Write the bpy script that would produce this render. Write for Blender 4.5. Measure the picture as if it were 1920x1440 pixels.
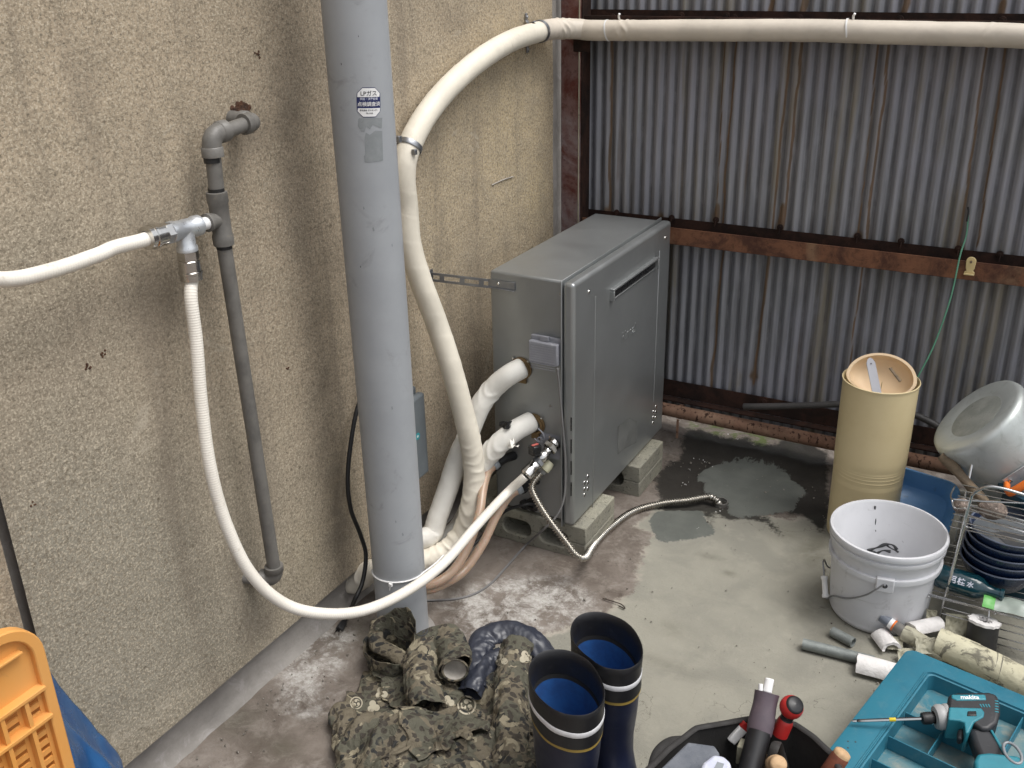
import bpy, math, random
import numpy as np
from mathutils import Vector, Matrix, Euler
from mathutils.bvhtree import BVHTree
random.seed(7); RNG = np.random.RandomState(11)
for o in list(bpy.data.objects): bpy.data.objects.remove(o)
S = bpy.context.scene; COL = S.collection

# ------------------------------------------------------------------ camera, sky, sun, exposure
FPX = 1870.; CX, CY = 960., 720.; CAMZ = 1.5
ax = lambda v: np.array([v[0]-CX, -(v[1]-CY), -FPX])/np.linalg.norm([v[0]-CX, v[1]-CY, FPX])
_M = np.array([-ax((-2680, -24)), ax((2080, -127)), -ax((1060, 4943))])   # world axes seen by the camera
_u, _s, _v = np.linalg.svd(_M); R = _u@_v
CAM = np.array([0., 0., CAMZ])
cd = bpy.data.cameras.new('camera'); cam = bpy.data.objects.new('camera', cd); COL.objects.link(cam)
cd.sensor_width = 36; cd.lens = FPX/1920*36; cd.clip_start = .02; cd.clip_end = 500
cam.matrix_world = Matrix.Translation(CAM) @ Matrix(R.tolist()).to_4x4()
S.camera = cam
SUN_EL, SUN_ROT = 67, 82
W = bpy.data.worlds.new('World'); S.world = W; W.use_nodes = True
nt = W.node_tree; nt.nodes.clear()
sky = nt.nodes.new('ShaderNodeTexSky'); sky.sky_type = 'NISHITA'; sky.sun_disc = False
sky.sun_elevation = math.radians(SUN_EL); sky.sun_rotation = math.radians(SUN_ROT); sky.dust_density = 4; sky.air_density = 1.2
hs = nt.nodes.new('ShaderNodeHueSaturation'); hs.inputs['Saturation'].default_value = .22
bg = nt.nodes.new('ShaderNodeBackground'); bg.inputs[1].default_value = .115
wo = nt.nodes.new('ShaderNodeOutputWorld')
nt.links.new(sky.outputs[0], hs.inputs['Color']); nt.links.new(hs.outputs[0], bg.inputs[0]); nt.links.new(bg.outputs[0], wo.inputs[0])
sl = bpy.data.lights.new('sun', 'SUN'); sl.energy = 1.3; sl.angle = math.radians(34); sl.color = (1, .975, .93)
so = bpy.data.objects.new('sun', sl); COL.objects.link(so)
_e, _r = math.radians(SUN_EL), math.radians(SUN_ROT)
sd = Vector((math.sin(_r)*math.cos(_e), math.cos(_r)*math.cos(_e), math.sin(_e)))
so.rotation_euler = sd.to_track_quat('Z', 'Y').to_euler(); so.location = (2, 1, 5)
vs = S.view_settings; vs.view_transform = 'Standard'; vs.look = 'None'; vs.gamma = 1; vs.use_curve_mapping = False
vs.exposure = 0.75

# ------------------------------------------------------------------ helpers
def ray(px, py): return R@np.array([px-CX, -(py-CY), -FPX])
def P(px, py, x=None, y=None, z=None):
    """point of the place seen at a photo position on a known plane of the place"""
    r = ray(px, py)
    t = x-CAM[0] if x is not None else y-CAM[1] if y is not None else z-CAM[2]
    t /= r[0] if x is not None else r[1] if y is not None else r[2]
    return CAM+t*r
def camdir(r, u, t):
    v = R@np.array([r, u, t]); return v/np.linalg.norm(v)
_K = RNG.normal(size=(24, 3)); _K /= np.linalg.norm(_K, axis=1)[:, None]; _PH = RNG.uniform(0, 6.28, 24)
def nz(p, freq, seed=0, octv=3):
    p = np.asarray(p, float); out = 0; a = 1.; tot = 0
    for o in range(octv):
        v = 0
        for k in range(5):
            j = (k+5*o+3*seed) % 24; j2 = (j+7) % 24
            v = v+np.sin(p@_K[j]*freq*(1+.23*k)+_PH[j]+1.7*np.sin(p@_K[j2]*freq*.7+_PH[j2]+seed))
        out = out+a*v/5; tot += a; a *= .5; freq *= 2.1
    return out/tot
class MB:
    def __init__(s): s.v = []; s.f = []; s.n = 0
    def add(s, v, f):
        v = np.asarray(v, float); s.v.append(v); s.f += [tuple(i+s.n for i in q) for q in f]; s.n += len(v); return s
    def box(s, c, d, rot=None, taper=0):
        c = np.array(c, float); d = np.array(d, float)/2
        q = np.array([[x, y, z] for x in (-1, 1) for y in (-1, 1) for z in (-1, 1)], float)
        if taper: q[:, :2] *= (1+taper*q[:, 2:3])
        q = q*d
        if rot is not None: q = q@np.asarray(rot, float)   # rows of rot: world directions of local x, y, z
        return s.add(q+c, [(0,1,3,2),(4,6,7,5),(0,4,5,1),(2,3,7,6),(0,2,6,4),(1,5,7,3)])
    def boxb(s, a, b): a = np.array(a, float); b = np.array(b, float); return s.box((a+b)/2, np.abs(b-a))
    def tube(s, path, r, seg=16, cap=True, flat=None):
        p = np.asarray(path, float); n = len(p)
        t = np.gradient(p, axis=0); t /= np.linalg.norm(t, axis=1)[:, None]+1e-12
        u = np.cross(t[0], [0, 0, 1.])
        if np.linalg.norm(u) < .1: u = np.cross(t[0], [0, 1., 0])
        u /= np.linalg.norm(u); U = []
        for i in range(n):
            u = u-t[i]*(u@t[i]); u /= np.linalg.norm(u); U.append(u.copy())
        U = np.array(U); V = np.cross(t, U)
        sl = np.concatenate([[0], np.cumsum(np.linalg.norm(np.diff(p, axis=0), axis=1))])
        th = np.arange(seg)/seg*2*np.pi
        if callable(r): rr = r(sl[:, None], th[None, :], p)*np.ones((n, seg))
        else: rr = (np.asarray(r)*np.ones(n))[:, None]*np.ones((n, seg))
        a, b = (1, 1) if flat is None else flat
        v = p[:, None]+rr[..., None]*(a*np.cos(th)[None, :, None]*U[:, None]+b*np.sin(th)[None, :, None]*V[:, None])
        f = [(i*seg+j, i*seg+(j+1) % seg, (i+1)*seg+(j+1) % seg, (i+1)*seg+j) for i in range(n-1) for j in range(seg)]
        if cap: f += [tuple(range(seg))[::-1], tuple((n-1)*seg+j for j in range(seg))]
        return s.add(v.reshape(-1, 3), f)
    def lathe(s, prof, o, axis=(0, 0, 1), seg=32, sq=1., up=None, cap=False):
        a = np.array(axis, float); a /= np.linalg.norm(a)
        h = np.array(up if up is not None else ((1., 0, 0) if abs(a[0]) < .9 else (0, 1., 0)), float)
        u = h-a*(h@a); u /= np.linalg.norm(u); w = np.cross(a, u)
        th = np.arange(seg)/seg*2*np.pi; o = np.array(o, float)
        v = np.array([o+a*hh+r*(np.cos(t)*u+sq*np.sin(t)*w) for r, hh in prof for t in th])
        f = [(i*seg+j, i*seg+(j+1) % seg, (i+1)*seg+(j+1) % seg, (i+1)*seg+j) for i in range(len(prof)-1) for j in range(seg)]
        if cap: f += [tuple(range(seg))[::-1], tuple((len(prof)-1)*seg+j for j in range(seg))]
        return s.add(v, f)
    def cyl(s, a, b, r, seg=20, r2=None):
        a = np.array(a, float); b = np.array(b, float); L = np.linalg.norm(b-a)
        return s.lathe([(r, 0), (r if r2 is None else r2, L)], a, b-a, seg, cap=True)
    def prism(s, pts, d):
        pts = np.asarray(pts, float); n = len(pts); d = np.asarray(d, float)
        return s.add(np.concatenate([pts, pts+d]), [tuple(range(n))[::-1], tuple(range(n, 2*n))]+[(i, (i+1) % n, n+(i+1) % n, n+i) for i in range(n)])
    def grid(s, V):
        a, b = V.shape[:2]
        return s.add(V.reshape(-1, 3), [(i*b+j, i*b+j+1, (i+1)*b+j+1, (i+1)*b+j) for i in range(a-1) for j in range(b-1)])
    def build(s, name, m, parent=None, smooth=None, bevel=0, bseg=2, fixn=True):
        me = bpy.data.meshes.new(name); v = np.concatenate(s.v)
        if parent is not None:
            q = parent; off = np.zeros(3)
            while q is not None: off += np.array(q.location); q = q.parent
            v = v-off
        me.from_pydata(v.tolist(), [], s.f)
        if fixn:
            import bmesh
            bm = bmesh.new(); bm.from_mesh(me); bmesh.ops.recalc_face_normals(bm, faces=bm.faces); bm.to_mesh(me); bm.free()
        me.materials.append(m)
        o = bpy.data.objects.new(name, me); COL.objects.link(o)
        if parent is not None: o.parent = parent
        if smooth is not None:
            me.shade_smooth()
            if smooth < 179: me.set_sharp_from_angle(angle=math.radians(smooth))
        if bevel:
            b = o.modifiers.new('bevel', 'BEVEL'); b.width = bevel; b.segments = bseg; b.limit_method = 'ANGLE'; b.angle_limit = math.radians(35)
            b.harden_normals = False
            me.shade_smooth(); me.set_sharp_from_angle(angle=math.radians(50))
        return o
def tag(o, label=None, cat=None, group=None, kind=None):
    if label: o['label'] = label
    if cat: o['category'] = cat
    if group: o['group'] = group
    if kind: o['kind'] = kind
    return o
def thing(name, label, cat, loc, group=None):
    o = bpy.data.objects.new(name, None); COL.objects.link(o); o.location = tuple(float(q) for q in loc); o.empty_display_size = .05
    return tag(o, label, cat, group)
def smooth_path(pts, ds=.006):
    p = np.asarray(pts, float); q = np.concatenate([[2*p[0]-p[1]], p, [2*p[-1]-p[-2]]]); out = []
    for i in range(1, len(q)-2):
        n = max(2, int(np.linalg.norm(q[i+1]-q[i])/ds*2))
        t = np.linspace(0, 1, n, endpoint=False)[:, None]
        out.append(.5*(2*q[i]+(q[i+1]-q[i-1])*t+(2*q[i-1]-5*q[i]+4*q[i+1]-q[i+2])*t**2+(3*q[i]-q[i-1]-3*q[i+1]+q[i+2])*t**3))
    out = np.concatenate(out+[p[-1:]])
    L = np.concatenate([[0], np.cumsum(np.linalg.norm(np.diff(out, axis=0), axis=1))])
    n = max(3, int(L[-1]/ds)); s = np.linspace(0, L[-1], n)
    return np.stack([np.interp(s, L, out[:, k]) for k in range(3)], 1)
def path_px(lst, ds=.006): return smooth_path([P(a, b, **{k: v}) for a, b, k, v in lst], ds)
def text_mb(s, size, o, xd, yd, align='CENTER', zoff=0., wrap=None, shear=0, ext=0, bold=0):
    c = bpy.data.curves.new('t', 'FONT'); c.body = s; c.size = size; c.align_x = align; c.align_y = 'CENTER'; c.shear = shear; c.extrude = ext; c.offset = bold; c.resolution_u = 3
    ob = bpy.data.objects.new('t', c); COL.objects.link(ob); bpy.context.view_layer.update()
    me = bpy.data.meshes.new_from_object(ob.evaluated_get(bpy.context.evaluated_depsgraph_get()))
    bpy.data.objects.remove(ob)
    v = np.array([q.co[:] for q in me.vertices]); f = [tuple(q.vertices) for q in me.polygons]
    bpy.data.meshes.remove(me)
    mb = MB()
    if len(v) == 0: return mb
    if wrap: v = np.array([wrap(a, b, c2+zoff) for a, b, c2 in v])
    else:
        xd = np.array(xd, float); yd = np.array(yd, float); zd = np.cross(xd, yd)
        v = np.array(o)+v[:, :1]*xd+v[:, 1:2]*yd+(v[:, 2:]+zoff)*zd
    mb.add(v, f); return mb
def sdf(poly, X, Y):
    poly = np.asarray(poly)[:, :2]; d = np.full(X.shape, 1e9); ins = np.zeros(X.shape, bool); n = len(poly)
    for i in range(n):
        a = poly[i]; b = poly[(i+1) % n]; e = b-a
        t = np.clip(((X-a[0])*e[0]+(Y-a[1])*e[1])/(e@e), 0, 1)
        d = np.minimum(d, np.hypot(X-a[0]-t*e[0], Y-a[1]-t*e[1]))
        c = ((a[1] <= Y) & (b[1] > Y)) | ((b[1] <= Y) & (a[1] > Y))
        if abs(e[1]) > 1e-12: ins ^= c & (X < a[0]+(Y-a[1])/e[1]*e[0])
    return np.where(ins, d, -d)
def attr(o, name, vals):
    a = o.data.attributes.new(name, 'FLOAT', 'POINT'); a.data.foreach_set('value', np.asarray(vals, dtype=np.float32).ravel())

# ------------------------------------------------------------------ materials
class N:
    def __init__(s, name):
        s.m = bpy.data.materials.new(name); s.m.use_nodes = True; s.t = s.m.node_tree; s.b = s.t.nodes['Principled BSDF']
        s.co = s.t.nodes.new('ShaderNodeTexCoord').outputs['Object']
    def lk(s, a, b):
        if isinstance(a, (int, float)): b.default_value = a
        elif isinstance(a, tuple): b.default_value = a+(1,) if len(a) == 3 and b.type == 'RGBA' else a
        else: s.t.links.new(a, b)
    def noise(s, sc, det=5, rough=.6, dist=0, vec=None, out=0):
        n = s.t.nodes.new('ShaderNodeTexNoise'); n.inputs['Scale'].default_value = sc; n.inputs['Detail'].default_value = det
        n.inputs['Roughness'].default_value = rough; n.inputs['Distortion'].default_value = dist; s.t.links.new(vec or s.co, n.inputs['Vector']); return n.outputs[out]
    def voro(s, sc, feat='F1', vec=None, out=0, rnd=1):
        n = s.t.nodes.new('ShaderNodeTexVoronoi'); n.feature = feat; n.inputs['Scale'].default_value = sc; n.inputs['Randomness'].default_value = rnd; s.t.links.new(vec or s.co, n.inputs['Vector']); return n.outputs[out]
    def ramp(s, v, a, b, lo=0., hi=1.):
        n = s.t.nodes.new('ShaderNodeMapRange'); n.interpolation_type = 'SMOOTHSTEP'; s.lk(v, n.inputs[0])
        for i, q in ((1, a), (2, b), (3, lo), (4, hi)): n.inputs[i].default_value = q
        return n.outputs[0]
    def math(s, op, a, b=0., c=None):
        n = s.t.nodes.new('ShaderNodeMath'); n.operation = op; s.lk(a, n.inputs[0]); s.lk(b, n.inputs[1])
        if c is not None: s.lk(c, n.inputs[2])
        return n.outputs[0]
    def mix(s, f, a, b, mode='MIX'):
        n = s.t.nodes.new('ShaderNodeMix'); n.data_type = 'RGBA'; n.blend_type = mode; s.lk(f, n.inputs[0]); s.lk(a, n.inputs[6]); s.lk(b, n.inputs[7]); return n.outputs[2]
    def scale(s, v): 
        n = s.t.nodes.new('ShaderNodeMapping'); n.inputs['Scale'].default_value = v; s.t.links.new(s.co, n.inputs[0]); return n.outputs[0]
    def at(s, name):
        n = s.t.nodes.new('ShaderNodeAttribute'); n.attribute_name = name; return n.outputs['Fac']
    def sep(s, k):
        n = s.t.nodes.new('ShaderNodeSeparateXYZ'); s.t.links.new(s.co, n.inputs[0]); return n.outputs[k]
    def bump(s, h, st=.3, dist=.002, prev=None):
        n = s.t.nodes.new('ShaderNodeBump'); n.inputs['Strength'].default_value = st; n.inputs['Distance'].default_value = dist; s.lk(h, n.inputs['Height'])
        if prev is not None: s.t.links.new(prev, n.inputs['Normal'])
        return n.outputs[0]
    def out(s, col, rough=.5, metal=0, bump=None, spec=None, coat=0, trans=0, sss=0, aniso=0, ior=None):
        i = s.b.inputs; s.lk(col, i['Base Color']); s.lk(rough, i['Roughness']); s.lk(metal, i['Metallic'])
        if bump is not None: s.t.links.new(bump, i['Normal'])
        if spec is not None: i['Specular IOR Level'].default_value = spec
        if coat: i['Coat Weight'].default_value = coat
        if trans: i['Transmission Weight'].default_value = trans
        if ior: i['IOR'].default_value = ior
        if sss: i['Subsurface Weight'].default_value = sss; i['Subsurface Scale'].default_value = .01
        if aniso: i['Anisotropic'].default_value = aniso
        return s.m
def simple(name, c, rough=.5, metal=0, c2=None, sc=12, dirt=None, dsc=30, dth=(.58, .72), bs=0, bsc=300, bd=.0005, **k):
    """one colour with uneven wear: c..c2 by broad noise, dirt as small shaped stains, roughness variation"""
    n = N(name); c2 = c2 or tuple(q*.82 for q in c)
    col = n.mix(n.ramp(n.noise(sc, 6), .35, .68), c, c2)
    if dirt: col = n.mix(n.ramp(n.noise(dsc, 8, .7, 1.), dth[0], dth[1], 0, .8), col, dirt)
    b = n.bump(n.noise(bsc, 4), bs, bd) if bs else None
    r = n.ramp(n.noise(sc*2.3, 5), .3, .7, max(.05, rough-.08), min(1, rough+.1))
    return n.out(col, r, metal, b, **k)

def m_wall():
    n = N('stucco')
    st, gr = n.at('wall_dark'), n.at('grey')
    big = n.noise(2.2, 6, .6, .4); mid = n.noise(14, 6, .65)
    base = n.mix(n.ramp(big, .35, .65), (.42, .342, .248), (.368, .30, .22))
    base = n.mix(n.math('MULTIPLY', n.at('warm'), .75), base, (.50, .40, .24))
    base = n.mix(n.ramp(mid, .40, .66, 0, .5), base, (.295, .25, .183))
    base = n.mix(n.math('MULTIPLY', gr, .8), base, (.265, .25, .205))
    g1 = n.noise(230, 3, .6); g2 = n.noise(130, 4, .7)
    base = n.mix(n.ramp(n.noise(150, 3, .6), .50, .57, 0, .6), base, (.20, .168, .122))
    base = n.mix(n.ramp(n.noise(240, 2, .5), .53, .59, 0, .6), base, (.56, .49, .38))
    base = n.mix(n.ramp(n.noise(120, 5, .75), .58, .615, 0, .72), base, (.09, .075, .052))
    vs_ = n.noise(1, 6, .65, .5, n.scale((1, 9, .9))); base = n.mix(n.ramp(vs_, .50, .68, 0, .42), base, (.185, .155, .12))
    base = n.mix(n.ramp(n.noise(5.5, 9, .75, 1.2), .60, .66, 0, .45), base, (.46, .41, .33))
    crk = n.math('MULTIPLY', n.ramp(n.math('ABSOLUTE', n.math('SUBTRACT', n.noise(2.6, 5, .6, .8), .5)), .0, .0035, 1, 0), n.ramp(n.noise(1.7, 2), .52, .6)); base = n.mix(n.math('MULTIPLY', crk, .6), base, (.10, .085, .065))
    s2 = n.math('MULTIPLY', st, n.ramp(n.noise(9, 6, .7, .6), .3, .62, .45, 1.))
    base = n.mix(n.math('MINIMUM', s2, .8), base, (.13, .11, .088))
    spk = n.ramp(n.noise(16, 2, .4, 0), .79, .81)
    base = n.mix(spk, base, (.07, .045, .03))
    h = n.math('ADD', n.math('MULTIPLY', g1, .5), g2)
    b0 = n.bump(n.noise(7, 5, .6), .5, .02)
    return n.out(base, .92, 0, n.bump(h, .55, .003, b0), spec=.2)
def m_floor():
    n = N('ground_concrete')
    wob = n.math('MULTIPLY', n.math('SUBTRACT', n.noise(28, 8, .7), .5), .07)
    wob2 = n.math('MULTIPLY', n.math('SUBTRACT', n.noise(90, 6, .65), .5), .03)
    d = lambda a, k=1.: n.math('ADD', n.math('ADD', n.at(a), n.math('MULTIPLY', wob, k)), wob2)
    old = n.mix(n.ramp(n.noise(5, 8, .68, .5), .33, .66), (.115, .095, .08), (.20, .172, .15))
    old = n.mix(n.ramp(n.noise(15, 9, .75, .4), .46, .68, 0, .55), old, (.30, .27, .24))
    old = n.mix(n.ramp(n.noise(11, 8, .7, .8), .56, .72, 0, .75), old, (.07, .055, .045))
    old = n.mix(n.ramp(n.noise(55, 7, .75), .6, .72, 0, .5), old, (.08, .065, .055))
    new = n.mix(n.ramp(n.noise(5, 6, .6, .5), .38, .64), (.275, .264, .222), (.225, .217, .185))
    new = n.mix(n.ramp(n.noise(19, 7, .7), .52, .7, 0, .4), new, (.32, .305, .255))
    new = n.mix(n.ramp(n.noise(40, 8, .8, .6), .64, .74, 0, .5), new, (.15, .13, .09))
    col = n.mix(n.ramp(d('new'), -.006, .012), old, new)
    ck = n.math('MULTIPLY', n.ramp(n.math('ABSOLUTE', n.math('SUBTRACT', n.noise(3.1, 6, .6, .5), .5)), 0., .0028, 1, 0), n.ramp(n.noise(2.3, 2), .5, .57)); col = n.mix(n.math('MULTIPLY', ck, .65), col, (.07, .06, .045))
    dk = n.math('MULTIPLY', n.at('floor_dark'), n.ramp(n.noise(14, 7, .7, .5), .35, .6, .35, 1.)); col = n.mix(n.math('MULTIPLY', dk, .7), col, (.085, .08, .058))  # darkens the concrete inside the blob mask, broken up by noise
    edge = n.math('SUBTRACT', 1., n.ramp(n.math('ABSOLUTE', d('new')), 0., .014))
    col = n.mix(n.math('MULTIPLY', edge, n.ramp(n.noise(12, 3), .4, .6, 0, .55)), col, (.42, .39, .33))
    wfine = n.ramp(n.noise(70, 8, .8, .3), .36, .6, .35, 1.)
    wh = n.math('MULTIPLY', wfine, n.math('MULTIPLY', n.ramp(d('white', 1.6), -.03, .03), n.ramp(n.noise(15, 12, .78, .3), .42, .58, .02, 1.)))
    col = n.mix(n.math('MULTIPLY', wh, .9), col, (.47, .455, .43))
    ms = n.math('MULTIPLY', n.ramp(d('moss'), -.02, .03), n.ramp(n.noise(30, 7, .7), .45, .6))
    col = n.mix(n.math('MULTIPLY', ms, .85), col, (.075, .10, .028))
    wet = n.ramp(d('wet'), -.008, .012)
    col = n.mix(n.math('MULTIPLY', wet, .93), col, (.026, .024, .021))
    fr = n.ramp(n.math('ADD', n.at('fresh'), n.math('MULTIPLY', wob2, .9)), -.002, .003)
    frc = n.mix(n.ramp(n.noise(9, 5, .6), .35, .65), (.105, .11, .10), (.13, .135, .122))
    frc = n.mix(n.ramp(n.noise(60, 6, .7, .5), .63, .72, 0, .5), frc, (.06, .06, .055))
    col = n.mix(fr, col, frc)
    spk = n.ramp(n.noise(70, 4, .6), .70, .73); col = n.mix(n.math('MULTIPLY', spk, .65), col, (.06, .05, .04))
    rough = n.math('SUBTRACT', .92, n.math('MULTIPLY', n.math('MAXIMUM', wet, n.math('MULTIPLY', fr, .6)), .15))
    fine = n.math('ADD', n.noise(160, 6, .7), n.math('MULTIPLY', n.noise(35, 6, .7), 1.2))
    return n.out(col, rough, 0, n.bump(fine, .55, .003), spec=.12)
def m_zinc():
    n = N('weathered_zinc')
    x = n.sep(0); z = n.sep(2)
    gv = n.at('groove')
    lon = n.noise(1, 6, .65, .4, n.scale((45, 1, 2.2))); brd = n.noise(2.3, 5, .6, .3)
    col = n.mix(n.ramp(lon, .36, .64), (.33, .335, .36), (.215, .22, .235))
    col = n.mix(n.ramp(brd, .4, .65, 0, .6), col, (.33, .33, .385))
    yl = n.noise(1, 5, .65, .3, n.scale((11, 1, 1.1)))
    col = n.mix(n.ramp(yl, .52, .68, 0, .75), col, (.25, .22, .16))
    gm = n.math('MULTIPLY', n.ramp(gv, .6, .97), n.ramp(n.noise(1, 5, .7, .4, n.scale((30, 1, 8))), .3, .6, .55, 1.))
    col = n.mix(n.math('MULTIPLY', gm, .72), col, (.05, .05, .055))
    rust = n.at('rust')
    rb = n.math('MULTIPLY', n.ramp(n.noise(1, 4, .6, .2, n.scale((26, 1, .7))), .60, .72), n.ramp(n.noise(3, 4), .4, .6, .2, 1.)); col = n.mix(n.math('MULTIPLY', rb, .5), col, (.12, .075, .04))
    wob = n.noise(1, 4, .6, .2, n.scale((90, 1, 14)))
    rr = n.ramp(n.math('ADD', rust, n.math('MULTIPLY', n.math('SUBTRACT', wob, .5), .5)), .25, .6)
    col = n.mix(n.math('MULTIPLY', rr, .85), col, n.mix(n.ramp(wob,.4,.6), (.12, .05, .022), (.035, .018, .012)))
    halo = n.ramp(rust, .02, .5); col = n.mix(n.math('MULTIPLY', halo, .5), col, (.17, .11, .055))
    return n.out(col, n.ramp(brd, .3, .7, .5, .68), n.math('SUBTRACT', .35, n.math('MULTIPLY', rr, .35)), n.bump(n.noise(90, 5), .25, .001))
def m_rust(name, a=(.19, .085, .05), b=(.075, .035, .024), c=(.36, .26, .17), amt=(.5, .66), spots=None, ssc=70):
    n = N(name)
    col = n.mix(n.ramp(n.noise(12, 7, .7, .6), .38, .62), a, b)
    col = n.mix(n.ramp(n.noise(7, 7, .65, .8), amt[0], amt[1]), col, c)
    col = n.mix(n.ramp(n.noise(60, 6, .7), .5, .7, 0, .5), col, tuple(q*.5 for q in b))
    if spots: col = n.mix(n.ramp(n.noise(1, 3, .55, .3, n.scale((ssc, ssc, ssc*.5))), .56, .66), col, spots)
    return n.out(col, .85, .1, n.bump(n.noise(140, 6, .7), .5, .0015), spec=.25)
def m_block():
    n = N('concrete_block')
    col = n.mix(n.ramp(n.noise(6, 6, .65), .35, .65), (.34, .325, .255), (.25, .24, .20))
    col = n.mix(n.ramp(n.noise(45, 6, .7), .56, .68, 0, .7), col, (.12, .11, .085))
    col = n.mix(n.ramp(n.noise(140, 3, .6), .6, .68, 0, .7), col, (.09, .085, .07))
    return n.out(col, .95, 0, n.bump(n.noise(170, 5, .75), 1., .004), spec=.2)
def m_silver():
    n = N('silver_painted_steel')
    f = n.noise(900, 2, .5)
    col = n.mix(n.ramp(n.noise(3, 5), .35, .65), (.335, .348, .352), (.30, .312, .315))
    col = n.mix(n.ramp(f, .35, .65, 0, .25), col, (.36, .37, .365))
    return n.out(col, n.ramp(n.noise(10, 6, .6), .3, .7, .32, .42), .7, n.bump(f, .06, .0003))
def m_camo():
    n = N('camouflage_cloth')
    v = n.t.nodes.new('ShaderNodeVectorMath'); v.operation = 'ADD'; n.t.links.new(n.co, v.inputs[0])
    sc = n.t.nodes.new('ShaderNodeVectorMath'); sc.operation = 'SCALE'; sc.inputs[3].default_value = .035; n.t.links.new(n.noise(26, 3, .5, 0, None, 1), sc.inputs[0]); n.t.links.new(sc.outputs[0], v.inputs[1])
    w = v.outputs[0]
    col = n.mix(n.ramp(n.noise(17, 2, .4, .3, w), .49, .51), (.135, .115, .082), (.09, .086, .064))
    col = n.mix(n.ramp(n.voro(62, 'F1', w), .42, .39), col, (.048, .041, .033))
    col = n.mix(n.math('MULTIPLY', n.ramp(n.voro(48, 'F1', w), .36, .33), n.ramp(n.noise(22, 2), .5, .54)), col, (.026, .026, .025))
    col = n.mix(n.ramp(n.noise(24, 3, .5, .9, w), .615, .63), col, (.25, .22, .155))
    col = n.mix(n.ramp(n.noise(8, 6, .7), .55, .72, 0, .4), col, (.16, .145, .12))
    b0 = n.bump(n.noise(38, 4, .55, 1.4), .7, .012)
    return n.out(col, .82, 0, n.bump(n.noise(700, 2), .2, .0006, b0), spec=.3)
def m_tape(name, c):
    n = N(name)
    col = n.mix(n.ramp(n.noise(9, 5), .35, .65), c, tuple(q*.88 for q in c))
    col = n.mix(n.ramp(n.noise(30, 7, .75, .8), .64, .76, 0, .5), col, (.32, .27, .2))
    return n.out(col, .5, 0, n.bump(n.noise(60, 5, .6, .5), .25, .002), spec=.4)
def m_stone():
    n = N('rough_stone'); col = n.mix(n.ramp(n.voro(110), .2, .7), (.22, .17, .14), (.11, .085, .07))
    col = n.mix(n.ramp(n.noise(90, 4), .58, .66), col, (.5, .42, .38))
    return n.out(col, .7, 0, n.bump(n.noise(120, 5), 1., .004))
def m_wood(name, a, b):
    n = N(name); col = n.mix(n.ramp(n.noise(60, 6, .7, .3), .35, .65), a, b); return n.out(col, .75, 0, n.bump(n.noise(150, 4), .4, .001))
def m_box():
    n = N('teal_plastic')
    col = n.mix(n.ramp(n.noise(7, 6, .6), .35, .65), (.026, .165, .235), (.024, .14, .205))
    col = n.mix(n.ramp(n.noise(28, 8, .75, .4), .5, .75, 0, .30), col, (.14, .25, .27))
    col = n.mix(n.ramp(n.noise(16, 6, .7, 1), .66, .75, 0, .7), col, (.008, .045, .06))
    return n.out(col, n.ramp(n.noise(20, 6), .3, .7, .42, .6), 0, n.bump(n.noise(500, 3), .25, .0006), spec=.4)
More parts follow.
